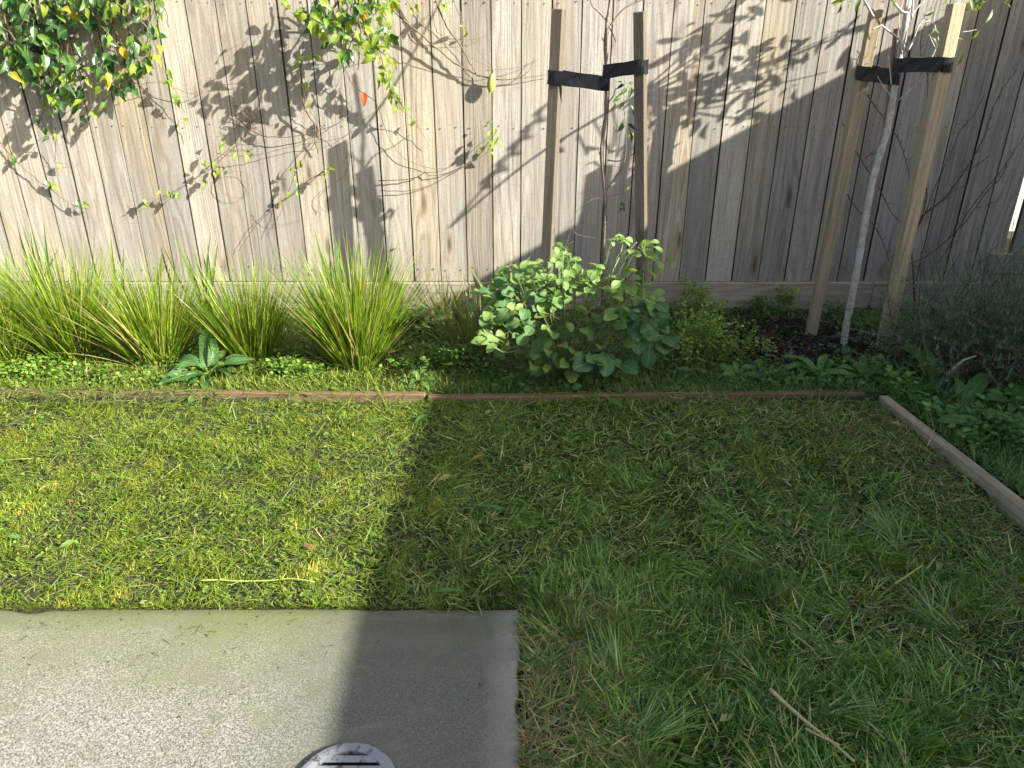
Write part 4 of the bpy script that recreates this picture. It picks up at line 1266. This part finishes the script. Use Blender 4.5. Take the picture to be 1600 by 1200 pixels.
# ------------------------------------------------------------------ feathery shrub
def feathery():
    base = G(1568, 588)
    r = thing('feathery_shrub', tuple(base), 'grey green feathery shrub with brown dead skirts beside the fence', 'shrub')
    acc, dead, tw = Acc(), Acc(), MB()
    for part, nt in (('live', 620), ('dead', 300)):
        for k in range(nt):
            a = random.uniform(0, 6.283)
            lean = random.uniform(.15, 1.25) if part == 'live' else random.uniform(.9, 1.5)
            L = random.uniform(.40, .62) if part == 'live' else random.uniform(.2, .42)
            d = Vector((math.cos(a) * math.sin(lean), math.sin(a) * math.sin(lean) * .75, math.cos(lean)))
            ps = []; p = Vector((random.gauss(-.05, .16), random.gauss(.06, .10), .02))
            for j in range(7):
                ps.append(p.copy()); p = p + d * L / 6
                d = (d + rv(.13) + Vector((0, 0, -.06))).normalized()
                p.z = max(p.z, .015)
            if k % 4 == 0: tw.tube(ps, lerp_r(7, .003, .001), 4, False)
            n = 75
            t = rng.uniform(.2, 1.0, n) * 5.999
            i = t.astype(int); fr = (t - i)[:, None]
            A = np.array([q[:] for q in ps])
            pos = A[i] * (1 - fr) + A[i + 1] * fr
            az = rng.uniform(0, 6.283, n); le = rng.uniform(.1, 1.7, n)
            V, T, kk = blades(pos, rng.uniform(.012, .034, n), rng.uniform(.0016, .003, n), az, le, rng.normal(.2, .2, n), 2)
            if part == 'live':
                c = pal(n, [(.08, .145, .075), (.12, .19, .10), (.17, .24, .13), (.27, .30, .19)], [4, 4, 2, .7])
                acc.add(V, T, rep(c, kk))
            else:
                c = pal(n, [(.22, .125, .075), (.16, .095, .06), (.28, .19, .12), (.09, .10, .05)], [3, 3, 1, 1])
                dead.add(V, T, rep(c, kk))
    V = np.concatenate(acc.V)
    o = link('foliage', acc.mesh('foliage', M_blade), r); kindof(o, 'stuff')
    o = link('dead_foliage', dead.mesh('dead_foliage', M_dry), r); kindof(o, 'stuff'); o['label'] = 'brown dead foliage low on the shrub'
    o.location = (.12, -.10, 0)
    kindof(link('stem', tw.mesh('stem', M_twig), r), 'stuff')
    p = W(1492, 574, base.y - .16) - base
    b = MB(); b.tube([p + Vector((-.02, 0, -.03)), p + Vector((.0, 0, .0)), p + Vector((.035, .01, .03)), p + Vector((.09, .02, .045))], [.006, .006, .005, .003], 6)
    link('branch', b.mesh('branch', M_trunk2, True), r)
    return r
f1 = feathery()

# ------------------------------------------------------------------ lawn
def in_lawn(x, y):
    return (y < EDGE_Y - .005) & (x < edge_x(y) - .012) & ~((x < SLAB_X + .004) & (y < SLAB_Y + .004))

def bare(x, y):
    b = np.zeros_like(x)
    n = fbm(x + 5, y, 5.0)
    b = np.maximum(b, (1 - smooth(.16, .27, x + (n - .5) * .15)) * (y < SLAB_Y) * smooth(.30, .50, n) * .95)
    dx = edge_x(y) - x
    b = np.maximum(b, (1 - smooth(.12, .42, dx + (n - .5) * .3)) * smooth(1.7, 2.2, y) * .9)
    b = np.maximum(b, smooth(.56, .68, fbm(x, y + 9, 3.2)) * .8 * (x > .0))
    b = np.maximum(b, smooth(.58, .70, fbm(x + 2, y + 19, 8)) * .7)
    b = np.maximum(b, smooth(.68, .76, fbm(x, y + 9, 4.2)) * .4)
    return b

def sample(n, x0=-2.9, x1=1.86, y0=.75, y1=EDGE_Y):
    x = rng.uniform(x0, x1, n); y = rng.uniform(y0, y1, n)
    k = in_lawn(x, y)
    return x[k], y[k]

def sunny(x, y): return 1 - smooth(-.25, .25, x + .3)      # sunlit side of the shadow edge; light and shade go into plant colours here

lawn = Acc()
# short mown blades
x, y = sample(500000)
k = rng.random(len(x)) > .92 * bare(x, y); x, y = x[k], y[k]
n = len(x)
lush = smooth(.42, .62, fbm(x + 3, y + 1, 2.6)) * (1 - sunny(x, y))
clump = .6 * fbm(x, y, 26, 2) + .4 * fbm(x + 17, y + 5, 9, 2)
flow = fbm(x, y, 4.5, 2) * 14
Lh = rng.uniform(.010, .026, n) * (1 + 1.3 * lush) * (1 - .3 * sunny(x, y)) * (.30 + 1.4 * clump)
az = np.where(rng.random(n) < .75, flow + rng.normal(0, .55, n), rng.uniform(0, 6.283, n))
V, T, kk = blades(np.stack([x, y, gz(x, y) - .004 + .046 * (clump - .5)], 1), Lh + .008, rng.uniform(.0022, .0046, n) * (1 - .25 * sunny(x, y)), az, rng.uniform(.15, 1.25, n), rng.uniform(.2, 1.1, n), 2, 2.0, rng.normal(0, .8, n))
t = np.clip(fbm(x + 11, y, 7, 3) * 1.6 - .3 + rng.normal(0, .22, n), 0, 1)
litc = lerpc((.062, .13, .010), (.235, .285, .024), t)
shadec = lerpc((.030, .092, .008), (.150, .250, .026), t)
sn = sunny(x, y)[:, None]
C = litc * sn + shadec * (1 - sn)  # lit and shaded tints of the same grass, painted per blade
str_ = rng.random(n) < .08
C[str_] = pal(int(str_.sum()), [(.46, .40, .15), (.34, .27, .11), (.30, .32, .08)], [1, 1, 1])
yel = (smooth(.62, .72, fbm(x + 21, y + 4, 6.5)) * rng.random(n) > .35) & (sn[:, 0] > .3)
C[yel] = pal(int(yel.sum()), [(.42, .38, .06), (.36, .36, .05)], [1, 1])
C *= (1 + rng.normal(0, .20, (n, 1))) * (.72 + .55 * np.clip((fbm(x + 3, y + 31, 12, 3) - .25) * 2, 0, 1))[:, None]
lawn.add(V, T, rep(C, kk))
# clippings lying every way
x, y = sample(125000)
k = rng.random(len(x)) > .55 * bare(x, y); x, y = x[k], y[k]; n = len(x)
V, T, kk = blades(np.stack([x, y, gz(x, y) + rng.uniform(.004, .024, n)], 1), rng.uniform(.014, .058, n) * (1 - .30 * sunny(x, y)), rng.uniform(.0019, .0042, n) * (1 - .2 * sunny(x, y)), rng.uniform(0, 6.283, n), rng.normal(1.5, .16, n), rng.normal(.1, .5, n), 3, 3.0, rng.normal(0, .6, n))
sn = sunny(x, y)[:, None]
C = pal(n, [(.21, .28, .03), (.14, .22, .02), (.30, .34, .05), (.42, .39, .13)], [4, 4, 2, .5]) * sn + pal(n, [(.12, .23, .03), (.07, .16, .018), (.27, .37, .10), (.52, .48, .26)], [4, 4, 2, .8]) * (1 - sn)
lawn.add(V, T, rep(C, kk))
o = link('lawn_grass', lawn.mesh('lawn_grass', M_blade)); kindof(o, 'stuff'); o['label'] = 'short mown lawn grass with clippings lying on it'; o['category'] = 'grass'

# long flopped tufts and straw in the shaded half
tuft = Acc()
def tuft_at(cx, cy, n, L, az0, fan, cols, probs, w=.0040, lean=(.7, 1.25)):
    x = cx + rng.normal(0, .022, n); y = cy + rng.normal(0, .022, n)
    V, T, kk = blades(np.stack([x, y, gz(x, y) + rng.uniform(-.004, .012, n)], 1), L * rng.uniform(.5, 1.15, n), rng.uniform(.6, 1.2, n) * w, az0 + rng.normal(0, fan, n), rng.uniform(*lean, n), rng.uniform(.1, .7, n), 4, 2.2, rng.normal(0, .7, n))
    tuft.add(V, T, rep(pal(n, cols, probs), kk))
gcols = [(.07, .18, .020), (.14, .28, .034), (.27, .40, .09), (.46, .43, .22)]
c_ = 0
while c_ < 360:
    cx, cy = random.uniform(.05, 1.75), random.uniform(.8, 2.75)
    if not (in_lawn(np.array(cx), np.array(cy))): continue
    if random.random() < .35 + .5 * (cy - 1.2) or float(bare(np.array([cx]), np.array([cy]))[0]) > .6: continue
    c_ += 1
    tuft_at(cx, cy, random.randint(14, 44), random.uniform(.05, .12), float(fbm(cx, cy, 2.0, 2)) * 14 + random.gauss(0, .5), .45, gcols, [4, 4, 2, random.choice([.3, .3, 2])], .0036)
for px, py, L, az0, nn in [(1395, 850, .16, R(115), 60), (1180, 880, .13, R(195), 70), (1130, 800, .10, R(170), 50), (1480, 990, .14, R(150), 60), (1000, 1160, .15, R(20), 80), (960, 1050, .13, R(100), 70), (1460, 960, .12, R(100), 40), (1120, 745, .09, R(80), 36), (1180, 1060, .12, R(150), 50), (1300, 1120, .12, R(330), 50), (870, 910, .10, R(110), 45), (940, 930, .10, R(95), 45), (1080, 900, .11, R(210), 60), (1220, 840, .1, R(160), 40)]:
    p = G(px, py)
    tuft_at(p.x, p.y, nn, L, az0, .5, [(.14, .25, .05), (.20, .31, .08), (.30, .38, .14), (.09, .18, .035)], [3, 3, 2, 2], .0050)
# single longer strands lying over the short turf, most of them raked one way
x, y = sample(9000); k = rng.random(len(x)) < 1 - .65 * sunny(x, y); x, y = x[k], y[k]; n = len(x)
V, T, kk = blades(np.stack([x, y, gz(x, y) + rng.uniform(.012, .03, n)], 1), rng.uniform(.035, .11, n), rng.uniform(.0022, .0044, n), np.where(rng.random(n) < .6, rng.normal(.75, .5, n), rng.uniform(0, 6.283, n)), rng.normal(1.45, .12, n), rng.normal(.12, .35, n), 4, 3.0, rng.normal(0, .5, n))
tuft.add(V, T, rep(pal(n, [(.20, .31, .05), (.13, .24, .035), (.30, .38, .10), (.46, .42, .19)], [3, 3, 2, .7]), kk))
# straw by the slab and in the bare corner
def strawfield(n, x0, x1, y0, y1, cols, probs, Lr=(.025, .085), mask=None):
    x = rng.uniform(x0, x1, n); y = rng.uniform(y0, y1, n)
    k = in_lawn(x, y)
    if mask is not None: k &= rng.random(n) < mask(x, y)
    x, y = x[k], y[k]; n = len(x)
    V, T, kk = blades(np.stack([x, y, gz(x, y) + rng.uniform(.002, .02, n)], 1), rng.uniform(*Lr, n), rng.uniform(.0018, .0038, n), rng.uniform(0, 6.283, n), rng.normal(1.48, .16, n), rng.normal(.1, .5, n), 3, 3.0, rng.normal(0, .6, n))
    tuft.add(V, T, rep(pal(n, cols, probs), kk))
sc_ = [(.34, .27, .13), (.24, .18, .09), (.44, .37, .20), (.15, .19, .05)]
strawfield(5200, .03, .30, .75, 1.72, sc_, [3, 3, 2, 2])
strawfield(9000, .9, 1.86, 1.6, EDGE_Y, [(.28, .22, .12), (.20, .15, .085), (.36, .30, .16), (.12, .17, .05)], [3, 3, 1.5, 2.5], (.02, .07), lambda x, y: bare(x, y))
strawfield(5000, -.2, 1.8, .75, 2.8, sc_, [2, 3, 1, 2], (.02, .07), lambda x, y: .25 + .75 * bare(x, y))
# pale yellow patches of raked moss by the side board
x, y = sample(26000, 1.0, 1.86, 1.7, EDGE_Y)
k = (rng.random(len(x)) < smooth(.52, .66, fbm(x + 31, y, 7)) * (1 - smooth(.1, .5, edge_x(y) - x))); x, y = x[k], y[k]; n = len(x)
V, T, kk = blades(np.stack([x, y, gz(x, y)], 1), rng.uniform(.012, .035, n), rng.uniform(.0016, .003, n), rng.uniform(0, 6.283, n), rng.uniform(.4, 1.4, n), rng.uniform(.2, 1, n), 2, 2.0)
tuft.add(V, T, rep(pal(n, [(.34, .29, .11), (.28, .27, .09)], [1, 1]), kk))
o = link('long_grass', tuft.mesh('long_grass', M_blade)); kindof(o, 'stuff'); o['label'] = 'long flopped grass tufts and straw in the shaded half of the lawn'; o['category'] = 'grass'

# clover and other flat lawn weeds
lw = Acc()
x, y = sample(26000)
k = rng.random(len(x)) < .12 + .3 * sunny(x, y) + .9 * smooth(.50, .66, fbm(x + 41, y + 2, 5)); x, y = x[k], y[k]; n = len(x)
a = rng.uniform(0, 6.283, n)
V, T, kk = scatter(LEAF_V, LEAF_T, np.stack([x, y, gz(x, y) + rng.uniform(.008, .022, n)], 1), np.stack([np.cos(a), np.sin(a), rng.normal(.1, .25, n)], 1), np.stack([rng.normal(0, .35, n), rng.normal(0, .35, n), np.ones(n)], 1), rng.uniform(.006, .017, n), 1.25)
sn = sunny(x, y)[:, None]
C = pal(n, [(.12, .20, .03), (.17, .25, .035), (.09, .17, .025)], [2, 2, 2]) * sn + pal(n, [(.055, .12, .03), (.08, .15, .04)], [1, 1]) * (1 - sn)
lw.add(V, T, rep(C, kk))
# single larger leaves lying on the grass
x, y = sample(260)
n = len(x); a = rng.uniform(0, 6.283, n)
V, T, kk = scatter(LEAF_V, LEAF_T, np.stack([x, y, gz(x, y) + rng.uniform(.014, .026, n)], 1), np.stack([np.cos(a), np.sin(a), rng.normal(.05, .15, n)], 1), np.stack([rng.normal(0, .3, n), rng.normal(0, .3, n), np.ones(n)], 1), rng.uniform(.025, .055, n), .7)
lw.add(V, T, rep(pal(n, [(.14, .24, .05), (.10, .19, .05), (.30, .30, .10), (.30, .17, .08)], [3, 3, 1, .5]), kk))
o = link('clover', lw.mesh('clover', M_weed)); kindof(o, 'stuff'); o['label'] = 'clover and flat weeds among the lawn grass'; o['category'] = 'ground cover'

# ------------------------------------------------------------------ bed ground cover, clippings on the edging, mulch
def in_mulch(x, y):
    p = (x - 1.50) / .48; q = (y - 3.55) / .36
    return 1 - smooth(.75, 1.1, np.sqrt(p * p + q * q) + (fbm(x, y, 6) - .5) * .5)
cov = Acc()
n = 130000
x = rng.uniform(-2.9, 2.9, n); y = rng.uniform(EDGE_Y + .03, 4.12, n)
front = 1 - smooth(3.05, 3.35, y)
k = rng.random(n) < (.25 + .75 * front) * (1 - .93 * in_mulch(x, y)); x, y = x[k], y[k]; n = len(x)
V, T, kk = blades(np.stack([x, y, gz(x, y) - .003 + rng.uniform(0, .02, n)], 1), rng.uniform(.018, .065, n), rng.uniform(.0022, .0045, n), rng.uniform(0, 6.283, n), rng.uniform(.3, 1.5, n), rng.uniform(.1, .9, n), 3, 2.5, rng.normal(0, .7, n))
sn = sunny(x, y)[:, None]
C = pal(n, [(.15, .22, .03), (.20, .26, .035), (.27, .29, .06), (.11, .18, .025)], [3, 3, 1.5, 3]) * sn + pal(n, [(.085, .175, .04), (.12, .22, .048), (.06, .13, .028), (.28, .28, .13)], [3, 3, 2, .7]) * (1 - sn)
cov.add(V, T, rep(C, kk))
n = 30000
x = rng.uniform(-2.9, 2.9, n); y = rng.uniform(EDGE_Y + .02, 4.12, n)
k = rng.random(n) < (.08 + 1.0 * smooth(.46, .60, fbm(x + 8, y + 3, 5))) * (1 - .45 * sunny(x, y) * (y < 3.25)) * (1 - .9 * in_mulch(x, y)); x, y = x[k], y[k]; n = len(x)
a = rng.uniform(0, 6.283, n)
V, T, kk = scatter(LEAF_V, LEAF_T, np.stack([x, y, gz(x, y) + rng.uniform(.005, .075, n) * (.5 + fbm(x, y, 6))], 1), np.stack([np.cos(a), np.sin(a), rng.normal(.15, .3, n)], 1), np.stack([rng.normal(0, .4, n), rng.normal(-.1, .4, n), np.ones(n)], 1), rng.uniform(.009, .027, n) * np.where(rng.random(n) < .10 * (1 - .7 * sunny(x, y)), 1.9, .9), 1.15)
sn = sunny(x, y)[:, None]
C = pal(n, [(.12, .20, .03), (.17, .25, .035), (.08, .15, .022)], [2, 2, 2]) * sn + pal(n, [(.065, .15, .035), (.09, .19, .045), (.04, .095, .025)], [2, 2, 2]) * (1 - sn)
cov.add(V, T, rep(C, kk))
# side bed beyond the side board
n = 75000
x = rng.uniform(1.5, 3.3, n); y = rng.uniform(1.2, EDGE_Y + .1, n)
k = x > edge_x(y) + .05; x, y = x[k], y[k]; n = len(x)
V, T, kk = blades(np.stack([x, y, gz(x, y) - .003 + rng.uniform(0, .03, n)], 1), rng.uniform(.02, .085, n), rng.uniform(.0022, .0048, n), rng.uniform(0, 6.283, n), rng.uniform(.2, 1.5, n), rng.uniform(.1, .9, n), 3, 2.5, rng.normal(0, .7, n))
cov.add(V, T, rep(pal(n, [(.10, .20, .05), (.14, .25, .06), (.07, .15, .035), (.32, .32, .16)], [3, 3, 2, .5]), kk))
n = 22000
x = rng.uniform(1.55, 3.3, n); y = rng.uniform(1.3, 3.2, n)
k = (x > edge_x(y) + .07) & (rng.random(n) < smooth(.35, .6, fbm(x, y + 5, 5))); x, y = x[k], y[k]; n = len(x)
a = rng.uniform(0, 6.283, n)
V, T, kk = scatter(LEAF_V, LEAF_T, np.stack([x, y, gz(x, y) + rng.uniform(.01, .07, n)], 1), np.stack([np.cos(a), np.sin(a), rng.normal(.15, .3, n)], 1), np.stack([rng.normal(0, .4, n), rng.normal(-.1, .4, n), np.ones(n)], 1), rng.uniform(.015, .045, n), .95)
cov.add(V, T, rep(pal(n, [(.10, .23, .045), (.14, .28, .055), (.20, .32, .08)], [2, 2, 1]), kk))
# strands fallen over the edging boards
n = 1500
x = rng.uniform(-2.6, 1.6, n); y = EDGE_Y + rng.uniform(-.06, .07, n)
k = rng.random(n) < smooth(.35, .6, fbm(x, y * 0, 4)); x, y = x[k], y[k]; n = len(x)
V, T, kk = blades(np.stack([x, y, np.full(n, .082) + rng.uniform(0, .008, n)], 1), rng.uniform(.03, .11, n), rng.uniform(.002, .004, n), rng.uniform(0, 6.283, n), rng.normal(1.45, .12, n), rng.uniform(.05, .6, n), 3, 3)
cov.add(V, T, rep(pal(n, [(.2, .26, .05), (.12, .2, .04), (.34, .32, .12)], [2, 2, 1]), kk))
o = link('ground_cover', cov.mesh('ground_cover', M_weed)); kindof(o, 'stuff'); o['label'] = 'low weeds and grass clippings covering the garden bed'; o['category'] = 'ground cover'

CH_V = np.array([(-.5, 0, 0), (.5, 0, 0), (.4, 1, .05), (-.4, 1, .05), (-.5, 0, .25), (.5, 0, .25), (.4, 1, .3), (-.4, 1, .3)], float)
CH_T = np.array([(4, 5, 6), (4, 6, 7), (0, 1, 5), (0, 5, 4), (1, 2, 6), (1, 6, 5), (2, 3, 7), (2, 7, 6), (3, 0, 4), (3, 4, 7)])
n = 9000
x = rng.uniform(.9, 2.2, n); y = rng.uniform(3.1, 4.14, n)
k = rng.random(n) < in_mulch(x, y) * 1.2 + .05; x, y = x[k], y[k]; n = len(x)
a = rng.uniform(0, 6.283, n)
V, T, kk = scatter(CH_V, CH_T, np.stack([x, y, gz(x, y) + rng.uniform(-.004, .014, n)], 1), np.stack([np.cos(a), np.sin(a), rng.normal(0, .2, n)], 1), np.stack([rng.normal(0, .3, n), rng.normal(0, .3, n), np.ones(n)], 1), rng.uniform(.012, .042, n), .3)
mul = Acc(); mul.add(V, T, rep(pal(n, [(.022, .016, .012), (.035, .025, .018), (.06, .042, .03), (.014, .011, .01)], [3, 3, 1, 2], .2), kk))
o = link('mulch', mul.mesh('mulch', M_chip)); kindof(o, 'stuff'); o['label'] = 'dark bark mulch round the foot of the white sapling'; o['category'] = 'mulch'

# ------------------------------------------------------------------ single stalks and leaves on the lawn
def stalk(pts, r0, r1, mat, label, z=.028, name='cut_stalk', sides=()):
    P = []
    for x, y in pts:
        p = G(x, y, z); P.append(p)
    org = P[0]
    o = thing(name, tuple(org), label, 'stalk', 'cut stalks lying on the lawn')
    ps = spline([p - org for p in P], 4)
    b = MB(); b.tube(ps, lerp_r(len(ps), r0, r1), 6); link('stem', b.mesh('stem', mat, True), o)
    for sp in sides:
        ps = spline([G(x, y, z + .006) - org for x, y in sp], 4)
        b = MB(); b.tube(ps, lerp_r(len(ps), r1, r1 * .6), 5); link('side_stem', b.mesh('side_stem', mat, True), o)
    return o
stalk([(312, 907), (345, 906), (372, 908), (420, 907), (455, 904), (492, 909)], .0030, .0016, M_stalkg, 'long yellow green stalk lying on the sunlit lawn', .03, 'cut_stalk', [[(345, 906), (338, 885), (330, 875)], [(395, 908), (405, 918), (412, 930)], [(440, 905), (448, 893)]])
stalk([(1203, 1077), (1230, 1102), (1262, 1130), (1300, 1160), (1335, 1190)], .0055, .003, M_straw, 'long straw coloured stalk lying on the shaded grass', .035, 'cut_stalk', [[(1258, 1138), (1285, 1152), (1312, 1164)]])
stalk([(1398, 912), (1420, 898), (1442, 882)], .0035, .002, M_stalkg, 'short pale green stalk lying beside a long tuft in the shade', .05)
def lawn_leaf(px, py, az, L, w, label, mat, name='fallen_leaf', z=.03):
    me = leaf_mesh(name, L, w, lance, mat, 6, .25, .5, .02, .3, int(px))
    p = G(px, py, z)
    o = link(name, me, None, p, orient((math.cos(R(az)), math.sin(R(az)), .08), (0, -.1, 1)))
    tag(o, label, 'leaf')
lawn_leaf(815, 1006, 76, .10, .013, 'narrow green blade lying by the corner of the concrete slab', M_dock)
lawn_leaf(735, 790, -12, .13, .022, 'long dull green leaf lying in the shade of the lawn centre', M_dock)
lawn_leaf(648, 662, 60, .10, .03, 'green leaf lying below the join of the edging boards', M_dock)
lawn_leaf(948, 622, -60, .11, .035, 'dark green leaf hanging over the shaded edging board', M_dock, 'fallen_leaf', .06)
lawn_leaf(735, 720, 40, .07, .018, 'brown dead leaf lying in the shade of the lawn', M_orange)
lawn_leaf(676, 925, 2, .09, .02, 'pale green leaf lying just beyond the slab', M_dock)

# ------------------------------------------------------------------ crumbs on the slab and grass creeping over its edge
deb = Acc()
n = 300
x = rng.uniform(-2.2, SLAB_X - .01, n); y = SLAB_Y - rng.gamma(1.2, .22, n)
k = y > .7; x, y = x[k], y[k]; n = len(x)
a = rng.uniform(0, 6.283, n)
V, T, kk = scatter(CH_V, CH_T, np.stack([x, y, np.full(n, .003)], 1), np.stack([np.cos(a), np.sin(a), rng.normal(0, .1, n)], 1), np.stack([rng.normal(0, .2, n), rng.normal(0, .2, n), np.ones(n)], 1), rng.uniform(.0015, .0055, n), .45)
deb.add(V, T, rep(pal(n, [(.07, .065, .04), (.12, .11, .07), (.14, .14, .08), (.05, .05, .03)], [2, 2, 1, 1]), kk))
n = 70
x = rng.uniform(-2.2, SLAB_X, n); y = SLAB_Y - rng.gamma(1.2, .12, n)
V, T, kk = blades(np.stack([x, y, np.full(n, .005)], 1), rng.uniform(.015, .045, n), rng.uniform(.0015, .003, n), rng.uniform(0, 6.283, n), np.full(n, 1.52), rng.uniform(.0, .12, n), 3, 3.0)
deb.add(V, T, rep(pal(n, [(.12, .14, .05), (.20, .17, .09), (.09, .08, .05)], [1, 1, 1]), kk))
o = link('slab_debris', deb.mesh('slab_debris', M_dry)); kindof(o, 'stuff'); o['label'] = 'dirt crumbs and dry clippings scattered on the concrete slab'; o['category'] = 'debris'
cre = Acc()
n = 2600
on_back = rng.random(n) < .7
t = rng.random(n)
x = np.where(on_back, -2.6 + t * (SLAB_X + 2.6), SLAB_X + .012); y = np.where(on_back, SLAB_Y + .010, .8 + t * (SLAB_Y - .8))
k = rng.random(n) < .25 + .75 * smooth(.42, .6, fbm(x * 1.0, y, 7)); x, y, on_back = x[k], y[k], on_back[k]; n = len(x)
az = np.where(on_back, -np.pi / 2, np.pi) + rng.normal(0, .8, n)
V, T, kk = blades(np.stack([x, y, np.full(n, -.012)], 1), rng.uniform(.018, .045, n), rng.uniform(.002, .0038, n), az, rng.uniform(.1, .7, n), rng.uniform(.3, 1.1, n), 3, 2.2)
sn = sunny(x, y)[:, None]
cre.add(V, T, rep(pal(n, [(.12, .19, .02), (.20, .26, .03)], [1, 1]) * sn + pal(n, [(.08, .15, .03), (.13, .21, .04), (.3, .28, .13)], [2, 2, 1]) * (1 - sn), kk))
o = link('edge_grass', cre.mesh('edge_grass', M_blade)); kindof(o, 'stuff'); o['label'] = 'grass creeping over the edge of the concrete slab'; o['category'] = 'grass'
